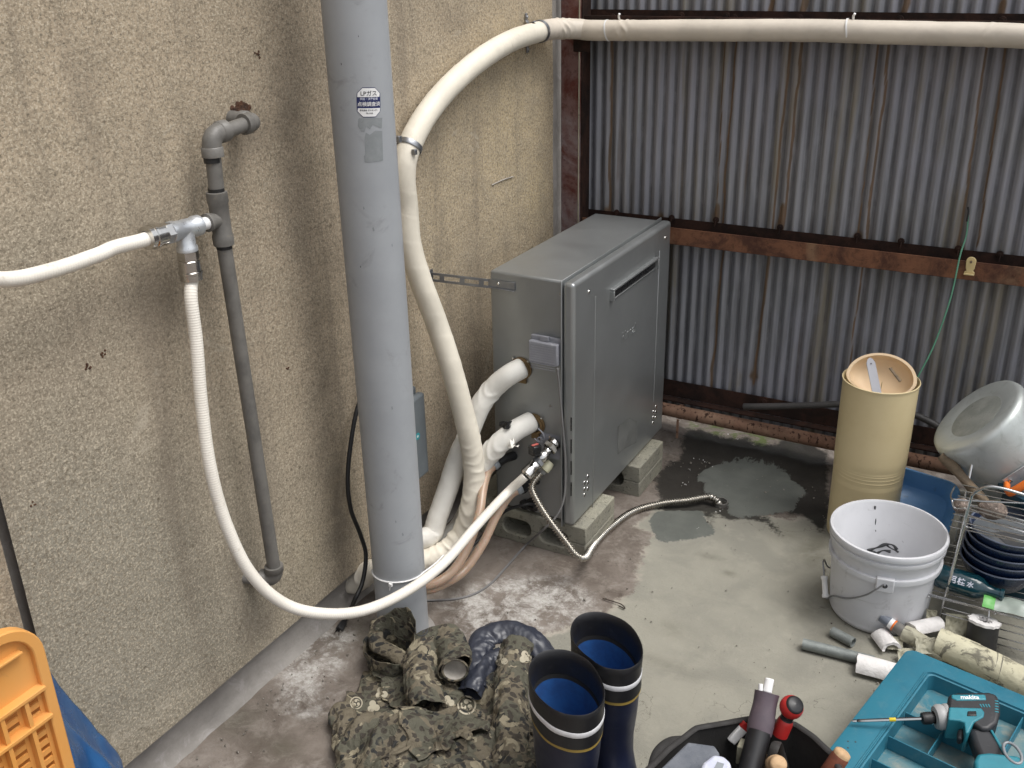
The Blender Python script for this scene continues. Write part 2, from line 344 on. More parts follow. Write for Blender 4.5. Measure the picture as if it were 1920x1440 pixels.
M = dict(
 wall=m_wall(), floor=m_floor(), zinc=m_zinc(), block=m_block(), silver=m_silver(), camo=m_camo(), stone=m_stone(), box=m_box(),
 rust=m_rust('rusty_steel', (.21, .098, .056), (.085, .04, .028), (.30, .19, .115), (.5, .85)), rust_tan=m_rust('rusty_tube', (.22, .125, .085), (.155, .085, .058), (.25, .16, .11), (.35, .75), (.045, .022, .015), 95),
 rust_dark=m_rust('dark_rusty_steel', (.045, .022, .016), (.02, .012, .01), (.09, .045, .03), (.6, .75)),
 primer=m_rust('primed_post', (.18, .105, .095), (.11, .035, .027), (.25, .205, .21), (.42, .72)),
 found=simple('foundation_render', (.31, .292, .272), .9, c2=(.23, .215, .20), sc=9, dirt=(.36, .34, .33), dsc=14, dth=(.52, .66), bs=.6, bsc=120, bd=.002, spec=.2),
 pvc=simple('grey_pvc', (.355, .37, .39), .42, c2=(.305, .32, .34), sc=4, dirt=(.21, .215, .215), dsc=12, dth=(.55, .76), spec=.4),
 residue=simple('label_residue', (.215, .232, .24), .6, c2=(.25, .265, .275), sc=60, dirt=(.15, .16, .165), dsc=90),
 steel_old=simple('old_lined_pipe', (.155, .147, .135), .5, c2=(.11, .105, .097), sc=25, dirt=(.19, .165, .13), dsc=45, bs=.3, bsc=160, bd=.001),
 tape=m_tape('cream_tape', (.72, .67, .57)), tape2=m_tape('white_tape', (.76, .74, .69)), tape3=m_tape('long_cream_tape', (.62, .56, .48)),
 hose=simple('white_hose', (.77, .73, .66), .45, c2=(.71, .67, .60), sc=8, dirt=(.5, .44, .36), dsc=26, spec=.4),
 hose_pk=simple('translucent_beige_hose', (.42, .30, .22), .32, c2=(.35, .245, .175), sc=6, sss=.3, spec=.5),
 chrome=simple('bright_plated_metal', (.62, .61, .59), .16, 1, c2=(.55, .54, .52), sc=30),
 galv=simple('galvanised_metal', (.60, .62, .64), .34, .7, c2=(.5, .52, .55), sc=40, bs=.2, bsc=200),
 steel=simple('dull_steel', (.33, .34, .36), .38, .9, sc=30), brass=simple('aged_brass', (.22, .15, .075), .45, .7, sc=40),
 flex=simple('corrugated_stainless', (.50, .475, .43), .27, 1, sc=30),
 black=simple('black_rubber', (.012, .012, .013), .5, sc=40, dirt=(.05, .048, .045), dsc=30, dth=(.6, .8)), 
 blackg=simple('black_gloss_plastic', (.012, .012, .013), .28, sc=30),
 cable_g=simple('grey_cable', (.17, .165, .165), .5, sc=10), greyp=simple('grey_box_plastic', (.30, .305, .34), .45, sc=8, dirt=(.40, .40, .42), dsc=50),
 greyb=simple('outlet_box_plastic', (.145, .165, .18), .45, sc=8),
 teal_st=simple('teal_sticker', (.02, .30, .34), .5), white=simple('white_paint', (.78, .78, .78), .5, c2=(.74, .74, .74)), navy=simple('navy_print', (.012, .02, .10), .5),
 ink=simple('dark_ink', (.05, .05, .06), .5), red=simple('red_plastic', (.42, .022, .02), .42, sc=20, dirt=(.2, .02, .02)), pinkred=simple('faded_red', (.5, .12, .10), .5),
 bucket=simple('dirty_white_plastic', (.60, .605, .63), .42, c2=(.54, .545, .57), sc=7, dirt=(.33, .325, .33), dsc=16, dth=(.56, .74), spec=.4),
 slurry=simple('cement_slurry', (.13, .135, .14), .25, c2=(.40, .41, .42), sc=25),
 dark=simple('dark_stain', (.05, .052, .055), .5),
 cream=simple('yellowed_plastic', (.66, .55, .33), .42, c2=(.61, .50, .29), sc=5, dirt=(.36, .28, .16), dsc=30, dth=(.68, .76), spec=.4),
 peach=simple('peach_plastic', (.72, .55, .36), .5, c2=(.68, .51, .33), sc=6), clipm=simple('cream_clip_plastic', (.68, .54, .27), .45),
 blue=simple('blue_plastic', (.15, .34, .64), .35, c2=(.12, .30, .58), sc=9, dirt=(.11, .19, .33), dsc=35), navyb=simple('navy_glazed_plastic', (.006, .016, .05), .3, sc=20, dirt=(.03, .045, .08), dsc=40),
 rim=simple('worn_bowl_rim', (.10, .12, .17), .45), greyw=simple('grey_muddy_water', (.10, .11, .12), .15, c2=(.15, .16, .17)),
 alum=simple('dull_aluminium', (.52, .55, .545), .42, .55, c2=(.46, .49, .48), sc=9, dirt=(.33, .35, .33), dsc=24, dth=(.5, .75), bs=.15, bsc=60),
 soot=simple('pot_bottom_scale', (.25, .265, .245), .6, .4, c2=(.32, .33, .31), sc=30, dirt=(.08, .08, .075), dsc=60),
 orange=simple('orange_handle', (.75, .17, .02), .4), crate=simple('orange_crate_plastic', (.68, .30, .065), .45, c2=(.66, .33, .10), sc=4, dirt=(.45, .24, .09), dsc=22, dth=(.6, .78), spec=.35),
 tarp=simple('blue_tarp', (.008, .055, .17), .3, c2=(.02, .09, .23), sc=12, bs=.4, bsc=300), 
 wire=simple('chrome_wire', (.6, .6, .6), .25, 1), glass=simple('teal_bottle_glass', (.004, .03, .042), .14, c2=(.006, .04, .055), sc=20, coat=.5),
 bootn=simple('navy_rubber', (.010, .013, .032), .38, c2=(.014, .018, .04), sc=10, dirt=(.045, .047, .06), dsc=26, dth=(.55, .78)),
 bootk=simple('black_boot_rubber', (.012, .012, .014), .45, sc=10, dirt=(.055, .052, .055), dsc=26, dth=(.55, .8)),
 felt=simple('black_lining', (.009, .009, .010), .95, sc=30), felt_b=simple('blue_lining', (.008, .075, .26), .95, c2=(.006, .05, .19), sc=30),
 refl=simple('reflective_tape', (.68, .68, .70), .4, sc=40), gold=simple('gold_stripe', (.30, .21, .05), .5),
 nylon=simple('navy_nylon', (.020, .023, .036), .36, c2=(.034, .038, .052), sc=16, bs=.4, bsc=80, bd=.002), lining=simple('grey_lining', (.40, .375, .34), .85, c2=(.30, .28, .25), sc=25),
 khaki=simple('light_print', (.42, .38, .29), .8), bag=simple('black_canvas', (.011, .010, .010), .85, c2=(.018, .017, .016), sc=14, bs=.6, bsc=500, bd=.001, dirt=(.035, .032, .03)),
 bagtrim=simple('canvas_binding', (.030, .028, .027), .8, sc=30, bs=.5, bsc=500, bd=.001), sleeve=simple('purple_grey_grip', (.075, .058, .072), .42, c2=(.10, .075, .09), sc=20, dirt=(.17, .12, .15)),
 clearb=simple('scuffed_clear_lid', (.10, .11, .13), .3, c2=(.16, .17, .19), sc=22), mist=simple('pale_blue_plastic', (.48, .50, .62), .35, c2=(.60, .62, .70), sc=30),
 woodp=m_wood('pale_wood', (.55, .37, .21), (.42, .27, .15)), woodr=m_wood('red_brown_wood', (.17, .05, .025), (.11, .035, .02)), stick=m_wood('weathered_stick', (.17, .125, .08), (.10, .075, .05)),
 slate=simple('slate_pvc', (.16, .18, .22), .45, sc=20), zincp=simple('grey_cut_pipe', (.17, .185, .18), .55, .3, c2=(.23, .25, .24), sc=35, dirt=(.09, .095, .09), dsc=60, bs=.4, bsc=150, bd=.001),
 foam=simple('white_foam', (.72, .70, .69), .9, c2=(.62, .60, .59), sc=30, dirt=(.30, .28, .26), dsc=40, dth=(.62, .75), bs=.6, bsc=160, bd=.003),
 scrap=simple('old_tape_wrap', (.40, .38, .29), .65, c2=(.31, .295, .22), sc=20, dirt=(.08, .07, .055), dsc=30, dth=(.55, .70), bs=.5, bsc=90, bd=.003),
 scrapy=simple('yellowed_insulation', (.54, .51, .37), .7, c2=(.46, .43, .31), sc=14, dirt=(.06, .055, .045), dsc=22, dth=(.53, .64), bs=.5, bsc=70, bd=.004),
 green=simple('green_coated_wire', (.09, .26, .17), .45), greenp=simple('green_plastic_film', (.13, .42, .10), .4), film=simple('pale_plastic_film', (.33, .38, .34), .35),
 drv=simple('driver_black', (.014, .015, .018), .5, c2=(.022, .023, .027), sc=30, dirt=(.05, .05, .055)), drvt=simple('driver_teal', (.025, .21, .27), .42, sc=20), 
 nose=simple('grey_rubber_ring', (.36, .36, .36), .55, sc=20), yel=simple('yellow_band', (.65, .5, .02), .4), clear=simple('smoky_clear_plastic', (.25, .27, .29), .2),
 hosed=simple('dark_hose', (.04, .038, .038), .55, c2=(.065, .06, .058), sc=12, dirt=(.12, .11, .10)), holer=simple('rusty_hole', (.10, .045, .022), .95, c2=(.04, .022, .014), sc=80, bs=1, bsc=200, bd=.004),
 twig=m_wood('twig_bark', (.05, .035, .025), (.03, .02, .015)),
)
XW = -1.34; ZP = .11; YC = 2.68        # plaster face, its lower edge, its end at the fence
YF = 2.785                              # corrugated sheet plane
# ------------------------------------------------------------------ ground
def ground():
    fx = np.arange(-1.5, .8, .011); fy = np.arange(.7, 2.86, .011)
    xs = np.concatenate([[-30, -12, -6, -3, -2, -1.7], fx, [1., 1.5, 2.5, 5, 12, 30]]); ys = np.concatenate([[-30, -12, -5, -2, -.5, .3, .55], fy, [3.1, 3.6, 5, 12, 30]])
    X, Y = np.meshgrid(xs, ys, indexing='ij')
    pz = lambda L: np.array([P(a, b, z=0) for a, b in L])
    c6 = lambda L: pz([(1100+a*.20833, 780+b*.20833) for a, b in L])
    frA = c6([(1000,540),(1060,490),(1150,445),(1260,440),(1450,475),(1650,520),(1800,560),(1920,620),(1980,700),(1900,760),(1870,860),(1700,890),(1500,905),(1400,920),(1270,880),(1270,790),(1180,740),(1050,690),(1060,610),(1000,590)])
    frB = c6([(565,920),(640,860),(800,850),(1040,850),(1080,950),(1160,1040),(1130,1075),(900,1120),(700,1140),(630,1120),(570,990)])
    wet = c6([(600,560),(740,410),(830,390),(870,300),(910,255),(1100,290),(1250,345),(1420,335),(1500,390),(1620,400),(1750,360),(1920,390),(2150,460),(2200,900),(2120,1060),(2050,980),(1960,900),(1860,880),(1600,900),(1700,980),(1780,1070),(1740,1075),(1600,960),(1500,930),(1260,940),(1160,860),(1120,1000),(1040,870),(800,880),(640,840),(650,740)])
    newp = pz([(1190,990),(1222,1000),(1205,1040),(1195,1075),(1185,1110),(1120,1165),(1010,1195),(900,1215),(860,1300),(960,1500),(1100,2400),(4000,2400),(3200,900),(1560,960),(1480,975),(1240,935)])
    whp = pz([(835,1130),(930,1085),(1050,1085),(1120,1130),(1060,1175),(960,1195),(870,1195)])
    whq = pz([(520,1250),(600,1175),(660,1190),(640,1260),(585,1345),(540,1330)])
    mo = pz([(1290,812),(1360,822),(1440,838),(1520,860),(1520,900),(1400,870),(1290,850)])
    D = {}
    D['fresh'] = np.maximum(sdf(frA, X, Y), sdf(frB, X, Y)); D['wet'] = sdf(wet, X, Y); D['new'] = sdf(newp, X, Y)
    D['white'] = np.maximum(sdf(whp, X, Y), sdf(whq, X, Y)); D['moss'] = np.maximum(sdf(mo, X, Y), -.3)
    dark_amt = 0*X  # dirt streaks and soft darker blobs, some beside the bucket
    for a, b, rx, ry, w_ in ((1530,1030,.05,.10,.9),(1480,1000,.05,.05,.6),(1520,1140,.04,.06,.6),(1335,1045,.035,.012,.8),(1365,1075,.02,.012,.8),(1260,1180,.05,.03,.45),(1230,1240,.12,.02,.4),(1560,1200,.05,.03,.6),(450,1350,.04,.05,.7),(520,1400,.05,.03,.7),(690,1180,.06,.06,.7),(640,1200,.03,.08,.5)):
        c_ = P(a, b, z=0); dark_amt = np.maximum(dark_amt, w_*np.exp(-((X-c_[0])/rx)**2-((Y-c_[1])/ry)**2))
    p3 = np.stack([X, Y, 0*X], -1)
    fine = (X > -1.5) & (X < .8) & (Y > .7) & (Y < 2.86)
    Z = np.where(fine, .0016*nz(p3, 40, 1)+.0022*nz(p3, 11, 2), 0)
    oldm = np.clip(-D['new']*40+.3, 0, 1); Z += np.where(fine, oldm*(.0025*nz(p3, 70, 3, 2)+.002), 0)
    Z += np.where(fine, .004*np.clip(D['fresh']*140+.3, 0, 1), 0)
    Z += np.where(fine & (D['fresh'] < 0), -.003*np.clip(D['wet']*60, 0, 1), 0)
    # low kerb the fence stands on
    kb = np.clip((Y-(2.70+.012*nz(p3, 9, 4)+.006*nz(p3, 40, 6)))/.032, 0, 1); Z += np.where(Y < 3.05, .058, 0)*kb*kb*(3-2*kb)*(1+.16*nz(p3, 16, 5)+.10*nz(p3, 55, 8))
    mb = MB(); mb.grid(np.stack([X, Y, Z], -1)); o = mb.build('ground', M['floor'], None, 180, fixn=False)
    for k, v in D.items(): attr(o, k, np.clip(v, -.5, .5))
    attr(o, 'floor_dark', dark_amt)
    tag(o, kind='structure')
ground()

# ------------------------------------------------------------------ plaster wall
def wall():
    t = thing('plaster_wall', 'beige rough stucco house wall along the left with a grey foundation strip', 'wall', (XW, 1.5, 0))
    yj = P(60, 1160, x=XW)[1]
    ys = np.concatenate([np.arange(yj, YC, .012), [YC]]); zs = np.concatenate([np.arange(ZP, 1.75, .012), [1.9, 2.3, 2.8]])
    Y, Z = np.meshgrid(ys, zs, indexing='ij'); p3 = np.stack([0*Y, Y, Z], -1)
    X = XW+.0016*nz(p3, 12, 3)
    V = np.stack([X, Y, Z], -1)
    o = MB().grid(V).build('stucco_face', M['wall'], t, 180, fixn=False)
    me = o.data; me.flip_normals() if me.polygons[len(me.polygons)//2].normal.x < 0 else None
    def blob(L):
        s = 0*Y
        for px, py, ry, rz, w in L:
            c = P(px, py, x=XW); s = s+w*np.exp(-((Y-c[1])/ry)**2-((Z-c[2])/rz)**2)
        return s
    attr(o, 'wall_dark', np.clip(blob([(545,300,.045,.22,.5),(470,255,.06,.05,.6),(385,300,.05,.09,.3),(610,760,.05,.35,.45),(640,950,.05,.2,.5),(485,800,.03,.25,.35),(460,1110,.05,.10,.5),(490,1170,.06,.06,.5),(300,560,.16,.05,.3),(470,880,.02,.04,.5),(850,40,.06,.05,.4),(330,610,.10,.04,.25),(890,650,.06,.3,.35),(640,1010,.06,.10,.4),(840,900,.10,.2,.4),(560,120,.05,.12,.25)]), 0, 1))  # stains below elbow and pipe, plus darker blobs beside pole and hose
    attr(o, 'warm', np.clip(blob([(960,250,.35,.35,.9),(640,930,.05,.12,.8),(560,1060,.12,.10,.7),(820,450,.1,.3,.4),(1010,370,.1,.1,.5)]), 0, 1))
    attr(o, 'grey', np.clip(blob([(150,1150,.5,.25,.9),(60,900,.3,.3,.55),(60,480,.25,.10,.45),(400,1250,.5,.2,.8)]), 0, 1))
    e = MB()   # thickness: lower edge, far end and joint edge of the stucco
    e.boxb((XW-.04, yj, ZP-.0005), (XW-.004, YC, ZP+.02)); e.build('stucco_edge', M['found'], t)
    MB().boxb((XW-.05, YC-.012, ZP-.004), (XW+.001, YC+.014, 2.8)).build('corner_strip', M['found'], t, bevel=.003)
    MB().boxb((XW-.2, -1.5, .0), (XW-.007, yj-.013, 2.8)).build('side_panel', M['found'] if False else M['wall'], t)
    MB().boxb((XW-.2, -1.5, .001), (XW-.03, YC+.4, 2.79)).build('core', M['found'], t)
    zz = np.linspace(-.02, ZP+.01, 12); yy = np.arange(.0, YC+.3, .012); Y2, Z2 = np.meshgrid(yy, zz, indexing='ij')
    q = np.stack([0*Y2, Y2, Z2], -1); X2 = XW-.026+.003*nz(q, 30, 5)+.016*np.exp(-(np.clip(Z2, 0, 1)/.012))
    MB().grid(np.stack([X2, Y2, Z2], -1)).build('foundation', M['found'], t, 180)
    # chips and pits
    for k, (a, b, s) in enumerate([(483,103,.006),(165,685,.006),(540,690,.004),(195,663,.005),(62,945,.004)]):
        c = P(a, b, x=XW+.001); r = np.random.RandomState(k)
        m = MB(); 
        for i in range(6): m.lathe([(0, .0006), (s*r.uniform(.2, .4), .0004), (s*.45, -.001)], c+np.array([0, r.uniform(-s, s), r.uniform(-s, s)]), (1, 0, 0), 7)
        m.build('chip', M['holer'], t)
    # white plaster scratch right of the pole
    a, b = P(922, 347, x=XW+.002), P(962, 331, x=XW+.002)
    MB().tube(smooth_path([a, (a+b)/2+[0, 0, .002], b], .004), .0016, 6).build('scratch', M['lining'], t)
wall()

# ------------------------------------------------------------------ corrugated fence
def fence():
    t = thing('corrugated_fence', 'weathered corrugated zinc sheet fence on rusty rails behind the heater', 'fence', (-1.3, YF, .05))
    PITCH = .032
    rustl = [(1149,77,1143,384,.0035,.8),(1381,84,1355,403,.003,1.),(1360,84,1345,403,.002,.7),(1505,77,1470,422,.003,1.),(1483,84,1450,420,.003,.8),(1669,84,1625,436,.003,1.),(1648,84,1610,436,.002,.8),(1885,94,1836,441,.0025,.9),(1850,94,1800,441,.003,.8),
             (1355,470,1330,740,.006,.6),(1442,471,1413,708,.006,.75),(1616,500,1592,690,.002,.8),(1345,403,1340,440,.01,.8),(1467,400,1460,440,.012,.8),(1450,5,1440,40,.008,1),(1510,5,1500,40,.010,1),(1700,8,1690,40,.012,.8),(1880,20,1870,50,.012,.8)]
    L = []
    for a, b, c, d, w, s in rustl:
        p, q = P(a, b, y=YF), P(c, d, y=YF); L.append((p, q, w, s))
    def sheet(x0, x1, z0, z1, yo):
        xs = np.arange(x0, x1, .0032); zs = np.concatenate([np.arange(z0, min(z1, 1.42), .02), [z1]])
        X, Z = np.meshgrid(xs, zs, indexing='ij'); ph = X/PITCH*2*np.pi; c = np.cos(ph)
        prof = np.sign(c)*np.abs(c)**.8
        Yv = YF+yo-.0048*prof+.0012*nz(np.stack([X, 0*X, Z], -1), 7, 3)
        o = MB().grid(np.stack([X, Yv, Z], -1)).build('corrugated_sheet', M['zinc'], t, 180, fixn=False)
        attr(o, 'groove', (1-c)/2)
        r = 0*X; wig = .004*nz(np.stack([0*X, 0*X, Z], -1), 30, 2)
        for i, (p, q, w, s) in enumerate(L):
            u = np.clip((Z-q[2])/(p[2]-q[2]+1e-9), 0, 1); xl = q[0]+(p[0]-q[0])*u; fade = ((Z < p[2]+.03) & (Z > q[2]-.03))
            xl = xl+.0055*nz(np.stack([0*X+i, 0*X, Z], -1), 24, i)
            r = np.maximum(r, s*fade*(np.exp(-((X-xl)/(w*.62))**2)+.22*np.exp(-((X-xl)/.012)**2)))
        # rust bloom where the sheet meets the rail hooks
        for a, b in ((1140,398),(1240,410),(1343,410),(1463,424),(1610,444),(1800,470),(1413,705),(1320,735)):
            p = P(a, b, y=YF); r = np.maximum(r, .7*np.exp(-((X-p[0])/.016)**2-((Z-p[2])/.02)**2))
        attr(o, 'rust', np.clip(r, 0, 1))
    zj = .735
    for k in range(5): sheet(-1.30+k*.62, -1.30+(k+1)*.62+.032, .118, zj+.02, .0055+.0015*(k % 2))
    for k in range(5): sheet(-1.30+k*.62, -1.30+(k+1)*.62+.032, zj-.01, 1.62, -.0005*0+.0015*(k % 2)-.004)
    # upper and middle rails: upward-open channels
    def rail(z0, z1, mt, y0=2.715, x0=-1.27, x1=1.9):
        r = MB(); r.boxb((x0, y0, z0), (x1, y0+.004, z1)); r.boxb((x0, y0+.0045, z0), (x1, YF-.012, z0+.004)); o = r.build('rail', mt, t, bevel=.0015)
        MB().boxb((x0, YF-.011, z0), (x1, YF-.0085, z1+.012)).build('rail_flange', M['rust_dark'], t)
    rail(.682, .732, M['rust']); rail(1.262, 1.312, M['rust_dark']); 
    r = MB(); r.boxb((-1.27, YF-.010, .168), (1.9, YF-.0065, .222)); r.boxb((-1.27, 2.745, .163), (1.9, YF-.0105, .167)); r.build('rail', M['rust_dark'], t)
    tb = smooth_path([(-1.27, 2.72, .147), (-.3, 2.72, .141), (1.9, 2.72, .137)], .02)
    MB().tube(tb, .0205, 20).build('tube_rail', M['rust_tan'], t, 50)
    # strap that hangs on the tube
    s = P(1274, 745, y=2.70)
    m = MB(); m.lathe([(.0225, -.006), (.0232, -.006), (.0232, .006), (.0225, .006)], (s[0], 2.72, .146), (1, 0, 0), 20); m.boxb((s[0]-.0035, 2.694, .065), (s[0]+.0035, 2.697, .13)); m.build('tube_strap', M['rust_tan'], t)
    # posts: one at the wall corner, one out of sight to the right keeps the rails up
    for x0 in (-1.33, 1.85):
        p = MB(); p.boxb((x0, 2.70, .03), (x0+.062, 2.765, 1.66)); p.build('post', M['primer'], t, bevel=.004)
        p = MB(); p.boxb((x0+.0625, 2.706, .03), (x0+.066, 2.762, 1.655)); p.build('post_side', M['rust_dark'], t)
        MB().boxb((x0+.0585, 2.6975, .03), (x0+.0615, 2.6995, 1.655)).build('post_edge', M['scrap'], t)
    p = P(1090, 95, y=2.70); m = MB(); m.boxb((p[0]-.022, 2.692, 1.215), (p[0]+.03, 2.6965, 1.275)); m.build('joint_plate', M['rust_dark'], t, bevel=.006)
    # hook bolts
    def bolt(px, py):
        c = P(px, py, y=YF-.012); m = MB(); m.lathe([(0, .010), (.0035, .010), (.0035, .006), (.009, .005), (.0095, .002), (.007, 0)], c, (0, -1, 0), 10)
        m.tube(smooth_path([c, c+[.002, -.012, -.004], c+[.001, -.016, -.016]], .004), .0018, 6); m.build('hook_bolt', M['rust_dark'], t)
    for q in ((1157,398),(1260,408),(1343,412),(1463,426),(1608,442),(1690,452),(1797,466),(1875,476),(1150,32),(1278,29),(1363,30),(1377,33),(1500,34),(1688,36),(1880,38),(1432,752),(1640,798)): bolt(*q)
fence()
# ------------------------------------------------------------------ grey pole with inspection sticker
PX, PY, PR = -1.19, 1.565, .06
def cylhit(px, py, cx=PX, cy=PY, r=PR):
    d = ray(px, py); a = d[0]**2+d[1]**2; ox, oy = CAM[0]-cx, CAM[1]-cy; b = 2*(ox*d[0]+oy*d[1]); c = ox*ox+oy*oy-r*r
    t = (-b-math.sqrt(max(b*b-4*a*c, 0)))/(2*a); return CAM+t*d
def pole():
    t = thing('drain_pipe', 'thick grey vertical plastic pipe with a gas inspection sticker, standing beside the wall', 'pipe', (PX, PY, 0))
    prof = [(PR+.001, 0)]+[(PR, z) for z in np.linspace(.004, 2.6, 40)]
    MB().lathe(prof, (PX, PY, 0), seg=64).build('pole_body', M['pvc'], t, 180)
    MB().lathe([(.078, -.002), (.074, .006), (.0605, .012)], (PX, PY, 0), seg=40).build('mortar_collar', M['found'], t, 60)
    def at(pc):
        c = cylhit(*pc); th0 = math.atan2(c[1]-PY, c[0]-PX)
        def w(u, v, h, tilt=0):
            a = th0+u/PR; return (PX+(PR+h)*math.cos(a), PY+(PR+h)*math.sin(a), c[2]+v)
        return w
    def patch(w, poly, h, name, mt, parent, tilt=0):
        P2 = np.array(poly, float); c, s = math.cos(tilt), math.sin(tilt); P2 = P2@np.array([[c, s], [-s, c]])
        # fine grid clipped to the outline so that it follows the curve
        xs = np.linspace(P2[:, 0].min(), P2[:, 0].max(), 41); rows = []
        for x in xs:
            ys = []
            for i in range(len(P2)):
                a, b = P2[i], P2[(i+1) % len(P2)]
                if (a[0]-x)*(b[0]-x) <= 0 and a[0] != b[0]: ys.append(a[1]+(x-a[0])/(b[0]-a[0])*(b[1]-a[1]))
            if ys: rows.append([(x, min(ys)), (x, max(ys))])
        m = MB(); V = np.array([[w(a[0], a[1], h), w(b[0], b[1], h)] for a, b in rows]); m.grid(V); return m.build(name, mt, parent, 180)
    w = at((692, 192)); o = .8; HW, HH = .0245*o+.003, .0285*o+.004; k = .011
    tl = math.radians(3)
    oc = lambda a, b, k: [(-a, -b+k), (-a+k, -b), (a-k, -b), (a, -b+k), (a, b-k), (a-k, b), (-a+k, b), (-a, b-k)]
    s = patch(w, oc(HW, HH, k), .0004, 'inspection_sticker', M['navy'], t, -tl)
    patch(w, [(-HW+.0012, .0095), (HW-.0012, .0095), (HW-.0012, HH-k), (HW-k, HH-.0013), (-HW+k, HH-.0013), (-HW+.0012, HH-k)], .0007, 'sticker_panel', M['white'], s, -tl)
    patch(w, [(-HW+.0012, -.0105), (HW-.0012, -.0105), (HW-.0012, -HH+k), (HW-k, -HH+.0013), (-HW+k, -HH+.0013), (-HW+.0012, -HH+k)], .0007, 'sticker_panel', M['white'], s, -tl)
    c_, s_ = math.cos(-tl), math.sin(-tl)
    def W(dx, dy):
        return lambda a, b, h: w((a+dx)*c_-(b+dy)*s_*-1*-1, (a+dx)*s_+(b+dy)*c_, h)
    for tx, size, dy, mt, h in (('LPガス', .0105, .0155, M['ink'], .0011), ('供給・消費設備', .0048, .0060, M['mist'], .0009), ('点検調査済', .0086, -.0035, M['white'], .0009), ('株式会社 ガスセンター', .0034, -.0142, M['ink'], .0011), ('TEL 0120', .0034, -.0195, M['ink'], .0011)):
        text_mb(tx, size, None, None, None, wrap=W(0, dy), zoff=h, bold=.0001).build('sticker_text', mt, s)
    w2 = at((700, 275)); rs = np.random.RandomState(3)
    edge = [(-.017, -.029), (.019, -.027), (.019, .028), (.004, .029), (-.006, .022), (-.014, .026), (-.016, .010), (-.013, -.008), (-.018, -.018)]
    patch(w2, edge, .0004, 'label_residue', M['residue'], t, -tl)
    w3 = at((695, 230)); patch(w3, [(-.024, -.006), (-.018, -.016), (-.012, -.017), (-.008, -.006), (-.002, -.012), (.004, -.004), (.022, -.012), (.024, .008), (-.022, .008)], .0003, 'label_residue', M['residue'], t, -tl)
    for a, b, q in ((682,390,.003),(765,500,.0025),(700,430,.004),(735,460,.003),(735,765,.004),(676,500,.002),(640,120,.002),(672,68,.0015),(742,978,.003),(755,1002,.004)):
        ww = at((a, b)); patch(ww, [(-q*.5, -q), (q*.4, -q*.7), (q*.5, q), (-q*.2, q*.8)], .0004, 'scuff', M['ink'] if q < .003 else M['residue'], t, .3)
    # cable tie round the foot of the pole
    z0 = cylhit(755, 1093)[2]
    t2 = thing('cable_tie', 'translucent white cable tie pulled round the foot of the grey pipe', 'cable tie', (PX, PY, z0))
    ring = [(PX+(PR+.002)*math.cos(a), PY+(PR+.002)*math.sin(a), z0+.004*math.cos(a+1)) for a in np.linspace(-2.6, .15, 30)]
    e = np.array(ring[-1]); ring += [tuple(e+[.010, .035, .006]), tuple(e+[.012, .07, .010])]
    MB().tube(smooth_path(ring, .005), .0022, 8, flat=(1, .8)).build('tie_band', M['white'], t2, 60)
    c = cylhit(733, 1093); m = MB(); m.box(c+[.002, -.004, -.002], (.008, .007, .008)); m.tube([c+[.002, -.006, -.004], c+[0, -.007, -.016]], .0014, 6); m.build('tie_head', M['white'], t2, bevel=.001)
pole()

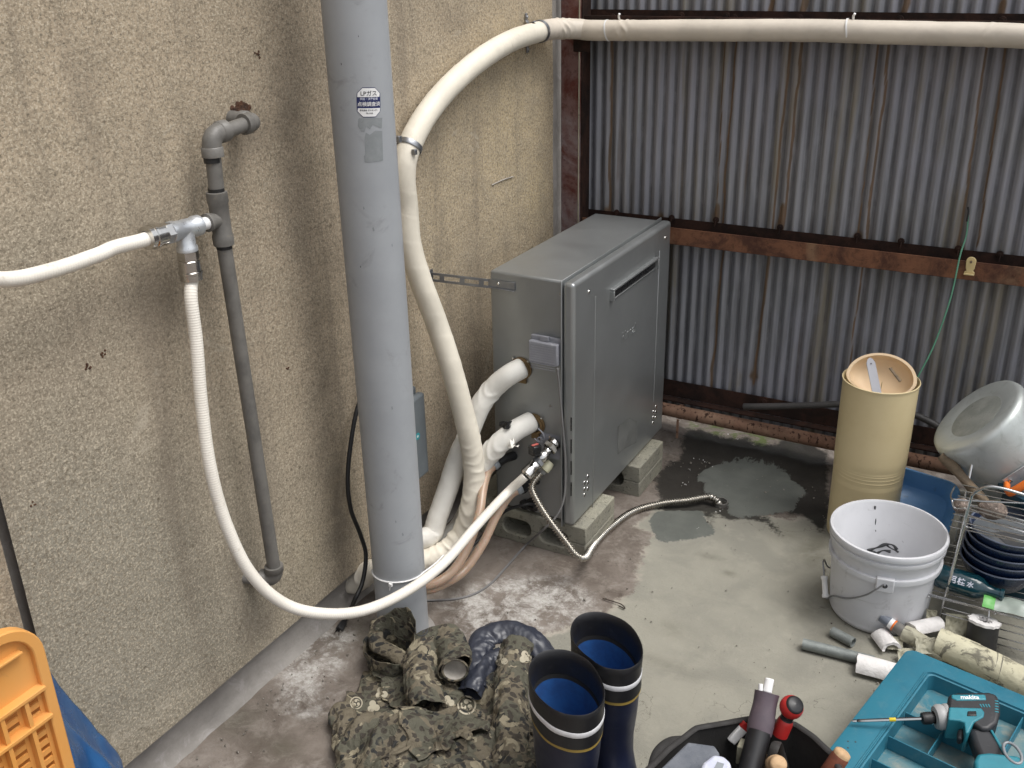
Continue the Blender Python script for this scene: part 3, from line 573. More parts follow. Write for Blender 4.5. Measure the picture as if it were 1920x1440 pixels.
# ------------------------------------------------------------------ old steel water pipe on the wall
XP = -1.285
def elbow(mb, c, d1, d2, r, L=.026):
    c = np.array(c); d1 = np.array(d1, float); d2 = np.array(d2, float)
    mb.tube(smooth_path([c+d1*L, c+d1*L*.55, c+(d1+d2)*L*.16, c+d2*L*.55, c+d2*L], .003), r, 20)
    for d in (d1, d2): mb.lathe([(r, L*.55), (r*1.13, L*.6), (r*1.13, L*1.02), (r*.8, L*1.02)], c, d, 20)
def old_pipe():
    t = thing('steel_pipe', 'old dark grey steel water pipe with elbows running down the stucco wall', 'pipe', (XP, 1.26, .3))
    A = P(398, 252, x=XP); B = P(478, 228, x=XP); T = P(413, 410, x=XP); E = P(511, 1088, x=XP)
    A[1] = T[1]+.004; r = .0142
    m = MB(); elbow(m, A, (0, 0, -1), (0, 1, .04), r*1.18, .036); m.build('elbow', M['steel_old'], t, 60)
    B = np.array([XP, B[1], A[2]+.005]); m = MB(); elbow(m, B, (0, -1, 0), (-1, 0, .0), r*1.15, .03); m.build('elbow', M['steel_old'], t, 60)
    MB().cyl(A+[0, .03, 0], B-[0, .02, 0], r*.92).build('pipe_length', M['steel_old'], t, 60)
    MB().cyl(B+[-.02, 0, 0], (XW-.01, B[1], B[2]+.004), r).build('pipe_length', M['steel_old'], t, 60)
    MB().cyl(A-[0, 0, .03], T+[0, 0, .03], r*.95).build('pipe_length', M['steel_old'], t, 60)
    m = MB(); m.lathe([(r, -.048), (r*1.28, -.047), (r*1.32, -.030), (r*1.2, -.026), (r*1.2, .026), (r*1.32, .03), (r*1.28, .047), (r, .048)], T, (0, 0, 1), 24); m.lathe([(r*1.0, 0), (r*1.0, .024), (r*1.14, .026), (r*1.14, .033), (r*.6, .0335)], T, (0, -1, 0), 22); m.build('tee', M['steel_old'], t, 50)
    E = np.array([XP, T[1]+.012, E[2]])
    MB().cyl(T-[0, 0, .04], E+[0, 0, .02], r*.95).build('pipe_length', M['steel_old'], t, 60)
    for z in (T[2]-.05, A[2]-.042, T[2]+.05): MB().lathe([(r*.99, -.004), (r*.99, .004)], (XP, T[1], z), seg=20).build('joint_band', M['black'], t)
    m = MB(); elbow(m, E, (0, 0, 1), (-.9, -.45, 0), r*1.2, .03); m.build('elbow', M['steel_old'], t, 60)
    MB().cyl(E+[-.02, -.01, 0], (XW-.01, E[1]-.028, E[2]), r).build('pipe_length', M['steel_old'], t, 60)
    c = P(453, 212, x=XW+.001); m = MB(); rs = np.random.RandomState(5)
    for i in range(60):
        a = rs.uniform(0, 6.28); q = rs.uniform(0, .021); s = rs.uniform(.003, .007)
        m.lathe([(0, s*.22), (s*.8, s*.12), (s*1.1, -s*.3)], c+np.array([0, q*math.cos(a)*1.2, q*math.sin(a)]), (1, 0, 0), 7)
    pts_ = [c+np.array([.0008, .021*math.cos(a)*(1+.18*math.sin(5*a)+.1*math.sin(11*a)), .018*math.sin(a)*(1+.15*math.sin(7*a+1))+.002]) for a in np.linspace(0, 6.28, 40, endpoint=False)]; m.add(pts_, [tuple(range(40))])
    m.build('wall_hole_rust', M['holer'], t, 60)
    return T
T = old_pipe()
def hexnut(mb, c, d, r, L):
    mb.lathe([(r*.86, 0), (r, L*.1), (r, L*.9), (r*.86, L)], c, d, 6)
def tee_fit():
    t = thing('plated_tee', 'shiny plated tee fitting with two compression nuts screwed into the old pipe', 'pipe fitting', T)
    a = T+[0, -.034, 0]; d = np.array([0, -1., .05]); d /= np.linalg.norm(d); c = P(345, 430, x=XP); c = a+d*(a[1]-c[1])
    r = .016
    MB().cyl(a-d*.006, a+d*.014, .011).build('nipple', M['white'], t, 60)
    m = MB(); hexnut(m, a+d*.012, d, .0135, .014); m.build('nipple_nut', M['galv'], t, 40)
    m = MB(); L = .03
    m.lathe([(r*.8, -L-.004), (r*1.12, -L-.003), (r*1.12, -L+.008), (r, -L+.011), (r*1.02, L-.011), (r*1.12, L-.008), (r*1.12, L+.003), (r*.8, L+.004)], c, d, 24)
    m.lathe([(r, 0), (r, .028), (r*1.14, .031), (r*1.14, .038), (r*.7, .039)], c, (0, 0, -1), 24); m.build('tee_body', M['galv'], t, 45)
    for q, dd in ((c+d*L, d), (c+[0, 0, -.037], np.array([0, 0, -1.]))):
        m = MB(); hexnut(m, q, dd, .0185, .018); m.build('hex_nut', M['chrome'], t, 40)
        m = MB(); m.lathe([(.013, .015), (.0185, .018), (.0190, .036), (.0208, .037), (.0208, .041), (.0192, .042), (.0192, .052), (.012, .053)], q, dd, 28); m.build('sleeve_nut', M['chrome'], t, 40)
    return c+d*(L+.05), c+[0, 0, -.037-.05]
HA, HB = tee_fit()
def hose_r(r, p=.0042, a=.0005): return lambda s, th, P_: r+a*np.sin(2*np.pi*s/p)
def hoses():
    t = smooth_path([HA+[0, .01, 0], HA+[0, -.012, -.001], P(215, 464, x=XP), P(180, 479, x=XP+.002), P(90, 509, x=XP+.008), P(0, 524, x=XP+.012), P(-120, 500, x=XP+.02), P(-300, 420, x=XP)], .0012)
    o = MB().tube(t, hose_r(.0116, .0046, .00012), 18).build('ribbed_hose', M['hose'], None, 180); tag(o, 'cream ribbed hose leaving the plated tee towards the left edge', 'hose')
    L = [(358,560,'x',-1.277),(368,640,'x',-1.27),(378,760,'x',-1.262),(395,880,'x',-1.25),(425,985,'x',-1.235),(470,1075,'x',-1.21),(530,1130,'x',-1.18),(600,1150,'x',-1.14),(680,1145,'x',-1.11),(760,1110,'x',-1.095),(830,1058,'x',-1.085),(890,990,'x',-1.08),(945,930,'y',1.90),(985,893,'y',1.93)]
    p = smooth_path([HB+[0, 0, .012], HB]+[P(a, b, **{k: v}) for a, b, k, v in L], .0012)
    o = MB().tube(p, hose_r(.0114, .0046, .00028), 18).build('ribbed_hose', M['hose'], None, 180); tag(o, 'white ribbed hose drooping from the tee to the heater gas valve', 'hose')
hoses()

# ------------------------------------------------------------------ insulated pipes
def wrapf(r, seed, wr=.0012, pitch=.05, lump=.03):
    def f(s, th, P_):
        q = np.stack([np.cos(th)*.3+0*s, np.sin(th)*.3+0*s, s+0*th], -1)
        sp = (s/pitch+th/(2*np.pi)) % 1.
        return r*(1+lump*nz(np.stack([0*s[:, 0], 0*s[:, 0], s[:, 0]], -1), 14, seed)[:, None])+wr*sp**3+wr*.6*nz(q*np.array([1, 1, 3.]), 22, seed, 2)
    return f
def creases(base, spots, endr=0):
    """adds sharp gathered creases round the pipe near given lengths (0..1)"""
    def f(s, th, P_):
        r = base(s, th, P_); u = s/s.max(); r = r*(1-.22*endr*np.exp(-s/.004))
        for c, w, a, k in spots:
            r = r+.9*a*np.exp(-((u-c)/w)**2)*(np.abs(np.sin(s*k*.45+1.9*np.sin(th+c*9)+1.1*np.sin(th*2+s*31)))**7-.2)*(.6+.8*np.abs(np.sin(th*1.5+s*60)))
        return r
    return f
def arc_pipe():
    t = thing('insulated_pipe', 'long cream taped pipe arching up the wall and out along the fence', 'pipe', (-1.3, 2.0, .1))
    X = -1.302
    L = [(870,1060,'x',-1.22),(830,1045,'x',-1.235),(862,1005,'x',-1.20),(880,960,'x',-1.18),(889,900,'x',-1.175),(884,840,'x',-1.18),(868,770,'x',-1.195),(846,690,'x',-1.22),(820,610,'x',-1.25),(790,530,'x',-1.275),(769,460,'x',-1.295),(762,390,'x',X),(757,330,'x',X),(764,285,'x',X),(793,225,'x',X),(840,165,'x',X),(900,112,'x',X),(960,76,'x',X),(1015,58,'x',X)]
    lo = smooth_path([(-1.42, 1.60, .06), (-1.36, 1.605, .062), tuple(P(700, 1068, x=-1.31)), (-1.288, 1.68, .085), tuple(P(822, 1040, x=-1.235))]+[tuple(P(a, b, **{k: v})) for a, b, k, v in L[2:]], .003)
    f = creases(wrapf(.0268, 1, .0004, .06, .03), [(.16, .05, .0022, 260), (.22, .05, .0018, 200), (.10, .05, .0025, 220), (.3, .04, .0012, 240), (.05, .04, .002, 240)])
    MB().tube(lo, f, 40).build('curved_run', M['tape'], t, 180)
    e = lo[-1]; yb = 2.672
    path = smooth_path([lo[-3], e, P(1042, 54, x=X+.004), (X+.045, yb-.008, 1.279), tuple(P(1120, 57, y=yb)), tuple(P(1300, 57, y=yb)), tuple(P(1500, 57, y=yb)), tuple(P(1590, 59, y=yb)), tuple(P(1750, 63, y=yb)), tuple(P(1920, 68, y=yb)), (.4, yb, 1.262), (1.6, yb, 1.26)], .003)
    MB().tube(path, creases(wrapf(.0272, 2, .0006, .19, .02), [(.035, .008, .003, 300), (.10, .006, .002, 300), (.40, .004, .0016, 300)]), 40).build('fence_run', M['tape3'], t, 180)
    # tape ties on the fence run
    for px in (1140, 1590):
        c = P(px, 57, y=yb); m = MB(); m.lathe([(.0278, -.0022), (.0286, -.002), (.0286, .002), (.0278, .0022)], c, (1, .05, .15), 36)
        c2 = P(px+10 if px > 1500 else px+20, 30, y=yb); m.tube([c2+[0, .006, -.012], c2, c2+[.004, -.004, .006]], .003, 7); m.build('tie_wire', M['white'], t, 50)
    # metal pipe clamps
    for k, (px, py, lug) in enumerate([(1017, 60, 1), (768, 275, 0)]):
        i = np.argmin([np.linalg.norm(q-P(px, py, x=X)) for q in lo]) if k else len(lo)-4
        c = lo[i]; d = lo[min(i+3, len(lo)-1)]-lo[i-3]
        m = MB(); m.lathe([(.0285, -.0055), (.0292, -.0062), (.0300, -.004), (.0294, 0), (.0300, .004), (.0292, .0062), (.0285, .0055)], c, d, 40); m.build('pipe_clamp', M['steel'], t, 60)
        if lug:
            for a, b in ((987, 32), (989, 92)):
                q = P(a, b, x=XW+.004); m = MB(); m.box(q, (.004, .010, .020)); m.lathe([(0, .004), (.004, .003), (.0045, 0)], q+[.002, 0, 0], (1, 0, 0), 10); m.build('clamp_lug', M['steel'], t, bevel=.0015)
            m = MB(); m.tube(smooth_path([P(987, 38, x=XW+.006), P(992, 44, x=XW+.02), P(1003, 40, x=X+.01)], .003), .005, 8, flat=(1, .3)); m.build('clamp_strap', M['steel'], t, 60)
        else:
            m = MB(); q = P(752, 262, x=X); m.box((XW+.02, q[1]-.015, q[2]+.004), (.055, .012, .014)); q2 = P(777, 285, x=X+.028); m.box(q2, (.010, .010, .012)); m.build('clamp_lug', M['steel'], t, bevel=.001)
arc_pipe()
def port_pipes():
    L = [(983,688,'y',2.030),(955,703,'y',2.0),(925,728,'y',1.985),(900,762,'x',-1.195),(880,810,'x',-1.215),(858,860,'x',-1.235),(840,915,'x',-1.25),(822,965,'x',-1.262),(805,1005,'x',-1.27)]
    p = smooth_path([P(a, b, **{k: v}) for a, b, k, v in L]+[np.array((-1.285, 1.70, .14)), np.array((-1.30, 1.655, .09)), np.array((-1.36, 1.63, .075)), np.array((-1.42, 1.625, .07))], .003)
    t = thing('insulated_pipe', 'white taped pipe from the upper brass port of the heater', 'pipe', p[0])
    MB().tube(p, creases(wrapf(.0268, 4, .0005, .07, .03), [(.14, .03, .002, 200), (.3, .03, .0012, 200), (.62, .05, .0014, 200)], 1), 40).build('taped_run', M['tape2'], t, 180)
    L = [(1001,788,'y',2.030),(965,808,'y',1.985),(935,833,'y',1.955),(912,858,'x',-1.17),(898,885,'x',-1.19)]
    p = smooth_path([P(a, b, **{k: v}) for a, b, k, v in L]+[P(885,940,x=-1.235), P(850,1000,x=-1.275), np.array((-1.30, 1.76, .06)), np.array((-1.36, 1.72, .055)), np.array((-1.42, 1.71, .055))], .003)
    t = thing('insulated_pipe', 'white taped pipe from the lower brass port, passing behind the arching pipe', 'pipe', p[0])
    MB().tube(p, creases(wrapf(.0272, 6, .0006, .05, .03), [(.17, .03, .003, 260), (.24, .03, .002, 240)], 1), 40).build('taped_run', M['tape2'], t, 180)
    c = P(962, 833, y=1.94); m = MB(); rs = np.random.RandomState(2)
    for i in range(5):
        a = c+rs.uniform(-.008, .008, 3); m.add([a, a+rs.uniform(-.014, .014, 3), a+rs.uniform(-.014, .014, 3), a+rs.uniform(-.01, .01, 3)], [(0, 1, 2), (0, 2, 3)])
    m.build('torn_tape', M['tape2'], t)
    # stop tap that pokes out of the wrapping
    c = P(953, 815, y=1.968); up = camdir(-.05, 1, .2); m = MB()
    m.lathe([(.011, 0), (.011, .014), (.013, .018), (.013, .026)], c, up, 14, cap=True)
    s = np.cross(up, camdir(0, 0, 1)); h = c+up*.026
    for k in range(3):
        a = k*2.094+.5; d = s*math.cos(a)+np.cross(up, s)*math.sin(a); m.tube([h, h+d*.014, h+d*.023], [.008, .0085, .006], 9)
    m.build('tap_handle', M['blackg'], t, 50)
port_pipes()

# ------------------------------------------------------------------ water heater
BX0, BX1, BXF = -1.195, -.993, -.958; BY0, BY1 = 2.03, 2.655; BZ0, BZ1 = .104, .767
def heater():
    t = thing('water_heater', 'silver box water heater standing on concrete blocks in the corner', 'water heater', ((BX0+BX1)/2, (BY0+BY1)/2, BZ0))
    MB().boxb((BX0, BY0, BZ0+.004), (BX1-.0005, BY1, BZ1)).build('casing', M['silver'], t, bevel=.006, bseg=3)
    MB().boxb((BX1, BY0-.017, BZ0-.006), (BX1+.0035, BY1+.010, BZ1+.006)).build('seam_flange', M['silver'], t, bevel=.0015)
    # front cover: rounded pan
    o = MB().boxb((BX1+.004, BY0-.014, BZ0+.002), (BXF, BY1+.006, BZ1+.001)).build('front_cover', M['silver'], t, bevel=.0095, bseg=4)
    fc = o
    f = lambda a, b, dx=0.: P(a, b, x=BXF+dx)
    # pressed vertical lines
    for (a, b, c, d) in ((1117,556,1117,945),(1237,470,1219,760)):
        p, q = f(a, b), f(c, d); y = p[1]; MB().boxb((BXF-.001, y-.0018, q[2]), (BXF+.0012, y+.0018, p[2])).build('pressed_line', M['silver'], fc, bevel=.0011)
    # exhaust louvre
    a, b = f(1144, 545), f(1229, 488); z1, z0 = (a[2]+b[2])/2+.008, (a[2]+b[2])/2-.026; y0, y1 = a[1], b[1]
    lv = MB(); lv.boxb((BXF-.001, y0, z1-.006), (BXF+.012, y1, z1)); lv.boxb((BXF-.001, y0, z0), (BXF+.012, y0+.006, z1-.0065)); lv.boxb((BXF-.001, y1-.006, z0), (BXF+.012, y1, z1-.0065)); lv.boxb((BXF-.001, y0+.0065, z0), (BXF+.004, y1-.0065, z0+.003))
    lo = lv.build('exhaust_louvre', M['silver'], t, bevel=.0018)
    MB().boxb((BXF-.0005, y0+.0065, z0+.0035), (BXF+.0012, y1-.0065, z1-.0065)).build('louvre_opening', M['blackg'], lo)
    # embossed maker's mark
    a, b = f(1158, 643), f(1199, 606); c = (a+b)/2; 
    text_mb('Rinnai', .042, c, (0, 1, 0), (0, 0, 1), ext=.0007, zoff=.0003).build('embossed_mark', M['silver'], fc)
    # vent holes
    def holes(px, py, n=3):
        c = f(px, py)
        for j in range(2):
            for k in range(n):
                q = c+np.array([0, j*.020, k*-.0185+j*.009]); m = MB(); m.lathe([(.0026, .0008), (.0058, .0012), (.0062, 0)], q, (1, 0, 0), 16, sq=1.); m.build('vent_hole_rim', M['chrome'], fc, 60)
                MB().lathe([(0, .0009), (.0050, .0009)], q+[0, .0008, .0006], (1, 0, 0), 14).build('vent_hole', M['blackg'], fc)
    holes(1096, 905); holes(1225, 772)
    # remains of a label
    for L in ([(1158,800),(1180,783),(1194,790),(1193,830),(1170,842),(1158,852)],):
        q = [f(a, b, .0004) for a, b in L]; MB().add(q, [tuple(range(len(q)))]).build('label_residue', simple('heater_label_residue', (.20, .205, .20), .5, .5, dirt=(.3, .3, .3), dsc=60), fc)
    # slots in the cover edge
    fy = lambda a, b, dy=0.: P(a, b, y=BY0-.0145+dy)
    for a, b, c, d in ((1071,783,1071,808),(1071,824,1071,850),(1071,865,1071,890),(1071,905,1071,930)):
        p, q = fy(a, b), fy(c, d); MB().boxb((p[0]-.0016, BY0-.0152, q[2]), (p[0]+.0016, BY0-.0135, p[2])).build('side_slot', M['blackg'], fc)
    # screws
    def screw(c, d, r=.004): MB().lathe([(0, .0022), (r*.8, .002), (r, 0)], c, d, 14).build('screw', M['chrome'], t, 60)
    screw(f(1104, 547), (1, 0, 0), .005); screw(f(1247, 446), (1, 0, 0), .005)
    g = lambda a, b: P(a, b, y=BY0)
    for a, b in ((1052,551),(1033,761),(1031,818)): screw(g(a, b), (0, -1, 0))
    # wall bracket
    A, B = P(965, 540, y=BY0-.004), P(915, 527, y=BY0-.004); C = P(803, 511, x=XW+.004)
    br = MB(); br.boxb((BX0-.003, BY0-.0035, A[2]-.008), (A[0], BY0-.0005, A[2]+.013)); br.boxb((BX0-.003, BY0-.010, A[2]-.0085), (A[0], BY0-.0036, A[2]-.0065)); br.build('bracket_plate', M['steel'], t, bevel=.0006)
    z = A[2]+.002; s = np.array([BX0-.002, BY0-.004, z]); e = np.array([XW+.003, C[1]+.01, z+.012]); dd = (e-s)/np.linalg.norm(e-s); wv = np.cross(dd, [0, 0, 1.]); 
    for dz in (-.0095, .0075): MB().box((s+e)/2+[0, 0, dz], (np.linalg.norm(e-s), .0025, .006), [dd, wv, np.cross(wv, dd)]).build('bracket_arm', M['steel'], t)
    for q in (.12, .45, .8): MB().box(s+(e-s)*q+[0, 0, -.001], (.012, .0025, .012), [dd, wv, np.cross(wv, dd)]).build('bracket_web', M['steel'], t)
    MB().boxb((XW-.001, e[1]-.012, z-.006), (XW+.004, e[1]+.012, z+.028)).build('bracket_foot', M['steel'], t, bevel=.001); MB().lathe([(0, .006), (.005, .005), (.006, 0)], (XW+.004, e[1]-.004, z+.014), (1, 0, 0), 6).build('bracket_bolt', M['black'], t)
    screw(P(934, 532, y=BY0-.004), (0, -1, 0))
    # terminal box with cover
    a, b = g(999, 640), g(1055, 682); tb = MB().boxb((a[0], BY0-.010, b[2]-.002), (b[0], BY0-.0002, a[2]+.022)).build('terminal_box', M['greyp'], t, bevel=.002)
    MB().boxb((a[0]+.001, BY0-.026, b[2]), (b[0]-.002, BY0-.0105, a[2]+.012)).build('box_cover', M['greyp'], tb, bevel=.003)
    MB().boxb(((a[0]+b[0])/2-.013, BY0-.018, a[2]+.0125), ((a[0]+b[0])/2+.011, BY0-.0102, a[2]+.026)).build('cover_latch', M['greyp'], tb, bevel=.0015)
    for k in range(11): zz = a[2]+.004-k*.0062; MB().boxb((a[0]+.007, BY0-.0265, zz), (b[0]-.008, BY0-.0258, zz+.0018)).build('moulded_line', M['greyp'], tb)
    # brass ports
    for px, py, r in ((978, 690, .0295), (1003, 795, .0295)):
        c = g(px, py); m = MB(); m.lathe([(r, 0), (r, .005), (r*.9, .006), (r*.9, .010), (.02, .011)], c, (0, -1, 0), 24, sq=1.); m.box(c+[.004, -.004, -.028], (.022, .007, .02)); m.build('brass_port', M['brass'], t, 50)
        for s_ in (-1, 1): screw(c+[s_*.022, -.005, .024], (0, -1, 0), .0035)
    c = g(1016, 812); m = MB(); q = smooth_path([c+[-.004, -.012, .018], c+[.012, -.014, .006], c+[.012, -.014, -.010], c+[-.002, -.014, -.018], c+[-.014, -.014, -.012]], .003); m.tube(q, .0026, 8, flat=(1, .5)); m.lathe([(.0055, -.002), (.0085, -.002), (.0085, .002), (.0055, .002), (.0055, -.002)], c+[.002, -.014, -.012], (0, -1, 0), 18); m.build('drain_strap', M['greyp'], t, 60)
    # translucent plate behind gas inlet
    a, b = g(1005, 808), g(1050, 862); MB().boxb((a[0], BY0-.0012, b[2]), (b[0], BY0-.0004, a[2])).build('inlet_plate', M['greyp'], t)
    # bottom fittings
    for px, py in ((950, 858), (992, 905)):
        c = g(px+14, py-4); e = P(px-22, py+14, y=1.965) if px < 970 else P(px-14, py+10, y=1.975)
        MB().tube(smooth_path([c, (c+e)/2+[0, 0, .004], e], .004), .012, 14).build('circulation_port', M['black'], t, 50)
        d = e-c; m = MB(); m.lathe([(.0125, -.012), (.0165, -.010), (.0165, .004), (.012, .006)], e, d, 6); m.build('port_collar', M['blackg'], t)
    c = g(1000, 945); m = MB(); m.lathe([(.019, 0), (.020, .006), (.013, .009), (.007, .010)], c, (0, -1, 0), 20); m.build('cable_grommet', M['blackg'], t, 50)
    c = g(956, 958); m = MB(); m.lathe([(.014, 0), (.015, .006), (.007, .008)], P(985, 945, y=BY0), (0, -1, 0), 20); m.build('cable_grommet', M['black'], t, 50)
heater()
def gas_valve():
    a = P(1042, 828, y=2.028); b = P(985, 893, y=1.93); d = (b-a); L = np.linalg.norm(d); d = d/L
    t = thing('gas_valve', 'chromed gas tap with black lever joining white hose to heater', 'valve', a)
    m = MB(); m.lathe([(.018, 0), (.019, .004), (.019, .012), (.014, .014)], a, d, 28); m.build('inlet_collar', M['chrome'], t, 45)
    m = MB(); hexnut(m, a+d*.014, d, .021, .014); m.build('union_nut', M['chrome'], t, 30)
    m = MB(); m.lathe([(.012, .028), (.0125, .04), (.015, .043), (.015, .062), (.012, .066)], a, d, 24, cap=True); m.build('valve_body', M['chrome'], t, 45)
    m = MB(); hexnut(m, a+d*.066, d, .0170, .012); m.build('hex_nut', M['steel'], t, 30)
    m = MB(); m.lathe([(.011, .078), (.0168, .08), (.0168, .092), (.0178, .093), (.0178, L-.004), (.013, L)], a, d, 24); m.build('sleeve_nut', M['chrome'], t, 45)
    c = P(1003, 846, y=1.965); up = camdir(0, 1, .35); m = MB()
    s = np.cross(up, d); s /= np.linalg.norm(s); dd = np.cross(s, up)
    m.cyl(a+d*.052, c-up*.008, .006); m.box(c+up*.004, (.027, .024, .026), [dd, s, up]); m.build('tap_lever', M['blackg'], t, bevel=.003)
    MB().box(c+up*.0178, (.020, .007, .0015), [dd, s, up]).build('lever_mark', M['pinkred'], t)
gas_valve()
def circ_hoses():
    for k, L in enumerate([[(932,868,'y',1.962),(915,885,'y',1.93),(905,920,'y',1.88),(898,965,'y',1.83),(875,1030,'y',1.76),(845,1075,'y',1.70),(800,1100,'y',1.65),(760,1100,'y',1.66)],
                          [(978,915,'y',1.97),(955,930,'y',1.94),(930,968,'y',1.89),(905,1020,'y',1.83),(870,1070,'y',1.76),(835,1093,'y',1.70),(800,1106,'y',1.65),(750,1105,'y',1.66)]]):
        p = path_px(L, .003)
        o = MB().tube(p, .0115, 18).build('circulation_hose', M['hose_pk'], None, 180); tag(o, ('translucent beige hose directly behind the white hose, nearer the wall', 'translucent beige hose on the outer side, leaving the port beside the steel flex')[k], 'hose', 'beige bath hoses under the heater')
        d = p[0]-p[4]; m = MB(); m.lathe([(.0125, -.012), (.0135, -.010), (.0135, .002), (.012, .004)], p[1], d, 18); m.build('hose_clip', M['clear'], o, 50)
circ_hoses()
def flex():
    c = P(1022, 878, y=2.005)
    t = thing('drain_flex', 'shiny corrugated stainless drain tube looping from the heater to the floor pipe', 'flexible tube', c)
    d = P(1006, 896, y=1.985)-c; d /= np.linalg.norm(d)
    m = MB(); m.lathe([(.010, -.022), (.0145, -.010), (.0150, .004), (.011, .006)], c, d, 22, cap=True); m.build('cream_plug', simple('cream_plug_plastic', (.55, .53, .38), .5), t, 60)
    m = MB(); hexnut(m, c+d*.006, d, .0115, .010); m.build('flex_nut', M['steel'], t, 40)
    zf = .011
    pts = [c+d*.010, c+d*.020, P(997,912,y=1.965), P(1008,940,y=1.945), P(1030,975,y=1.93), P(1062,1017,y=1.925), P(1080,1040,y=1.92), P(1098,1045,y=1.945), P(1115,1020,z=zf+.01), P(1150,985,z=zf+.004), P(1190,958,z=zf), P(1240,944,z=zf+.004), P(1290,938,z=zf+.008), P(1325,932,z=.02), P(1340,935,z=.022), P(1347,943,z=.008), P(1350,955,z=-.03)]
    f = lambda s, th, P_: .0086+.0019*np.sin(2*np.pi*s/.0072)
    MB().tube(smooth_path(pts, .0009), f, 14).build('corrugated_tube', M['flex'], t, 180)
    q = P(1352, 938, z=.012); m = MB(); m.lathe([(.0175, -.03), (.0195, -.03), (.0200, .004), (.0175, .004), (.017, -.03)], q-[0, 0, .006], (.05, -.05, 1), 26); m.lathe([(0, -.02), (.0172, -.02)], q, (0, 0, 1), 20)
    o = m.build('floor_drain_pipe', M['steel_old'], None, 50); tag(o, 'short grey drain pipe stub set in the fresh mortar patch', 'drain pipe')
flex()
def cables():
    def cb(name, L, r, mt, lab, cat='cable', ds=.004): o = MB().tube(path_px(L, ds), r, 10).build(name, mt, None, 180); tag(o, lab, cat); return o
    cb('signal_cable', [(1045,690,'y',2.005),(1050,740,'y',2.008),(1056,810,'y',2.008),(1060,870,'y',2.008),(1058,930,'y',2.0),(1045,965,'y',1.985),(1020,992,'y',1.97),(985,1023,'z',.012),(950,1062,'z',.006),(915,1098,'z',.005),(870,1120,'z',.005),(800,1126,'z',.005),(755,1122,'z',.005)], .0029, M['cable_g'], 'thin grey cable from the terminal box across the floor')
    cb('power_cable', [(1003,946,'y',2.02),(985,946,'y',1.99),(950,957,'y',1.97),(925,980,'y',1.95),(900,1010,'y',1.92),(870,1035,'y',1.86),(840,1045,'y',1.80)], .0042, M['black'], 'black cable leaving the grommet at the heater base')
    o = cb('black_cord', [(700,700,'x',-1.325),(672,760,'x',-1.322),(658,830,'x',-1.318),(652,900,'x',-1.315),(658,955,'x',-1.31),(675,1000,'x',-1.30),(686,1040,'x',-1.29),(680,1090,'x',-1.28),(665,1125,'x',-1.28),(652,1155,'z',.02),(642,1170,'z',.012)], .0052, M['black'], 'black mains cord with a plug hanging between wall and pipe')
    c, e = P(642, 1170, z=.012), P(632, 1187, z=.008); d = (e-c); L = np.linalg.norm(d); d /= L
    m = MB(); m.lathe([(.006, -.012), (.010, -.004), (.011, .016), (.009, .02)], c, d, 4, cap=True); m.build('plug', M['black'], o, bevel=.001)
    s = np.cross(d, [0, 0, 1.]); m = MB()
    for k in (-1, 1): m.box(c+d*.026+s*k*.0055, (.016, .0012, .005), [d, s, [0, 0, 1.]])
    m.build('plug_pin', M['chrome'], o)
    a, b = P(782, 735, x=XW+.04), P(796, 885, x=XW+.04)
    t = thing('outlet_box', 'grey outdoor socket box on the wall half hidden by the pole', 'socket box', (XW, a[1], b[2]))
    MB().boxb((XW+.001, a[1]-.09, b[2]+.012), (XW+.03, a[1]+.012, a[2]+.01)).build('back_box', M['greyb'], t, bevel=.005)
    MB().boxb((XW+.0305, a[1]-.092, b[2]), (XW+.052, a[1]+.016, a[2]-.004)).build('cover', M['greyb'], t, bevel=.007, bseg=3)
    q = P(783, 818, x=XW+.0527); MB().lathe([(0, .0004), (.008, .0004), (.008, 0)], q, (1, 0, 0), 20).build('round_sticker', M['white'], t); MB().lathe([(.0035, .0008), (.0092, .0008), (.0092, 0.0002)], q, (1, 0, 0), 20).build('sticker_ring', M['teal_st'], t)
cables()
def blocks():
    def blk(x1, y0, wy, lab, z0=0., rot=0., L=.36):
        t = thing('concrete_block', lab, 'concrete block', (x1-L/2, y0+wy/2, z0), 'concrete blocks under the heater')
        h = .1
        # hollow block: webs between three cores that open on the camera side and the far side
        x0 = x1-L; h0, zlo, zhi = z0+h, z0+.024, z0+.072; rc = .020
        core = sorted([(x1-.052-k*.112-.086, x1-.052-k*.112) for k in range(3)])
        top = [(x0, h0), (x0, (zlo+zhi)/2)]
        low = [(x0, z0), (x0, (zlo+zhi)/2)]
        for c0, c1 in core:
            c0 = max(c0, x0+.02)
            top += [(c0, (zlo+zhi)/2)]+[(c0+rc-rc*math.cos(q), zhi-rc+rc*math.sin(q)) for q in np.linspace(.1, np.pi/2, 6)]+[(c1-rc+rc*math.cos(q), zhi-rc+rc*math.sin(q)) for q in np.linspace(np.pi/2, .1, 6)]+[(c1, (zlo+zhi)/2)]
            low += [(c0, (zlo+zhi)/2)]+[(c0+rc-rc*math.cos(q), zlo+rc-rc*math.sin(q)) for q in np.linspace(.1, np.pi/2, 6)]+[(c1-rc+rc*math.cos(q), zlo+rc-rc*math.sin(q)) for q in np.linspace(np.pi/2, .1, 6)]+[(c1, (zlo+zhi)/2)]
        top += [(x1, (zlo+zhi)/2), (x1, h0)]; low += [(x1, (zlo+zhi)/2), (x1, z0)]
        m = MB()
        for pts in (top, low): m.prism([(a, y0, b) for a, b in pts], (0, wy, 0))
        o = m.build('block_body', M['block'], t, bevel=.0035)
        return t
    blk(-.928, 2.03, .19, 'grey concrete block under the near end of the heater')
    e = P(1195, 933, z=0); blk(P(1200, 877, z=.1)[0], P(1200, 877, z=.1)[1], .19, 'yellowish concrete block under the far end of the heater, beside the wet floor')
blocks()
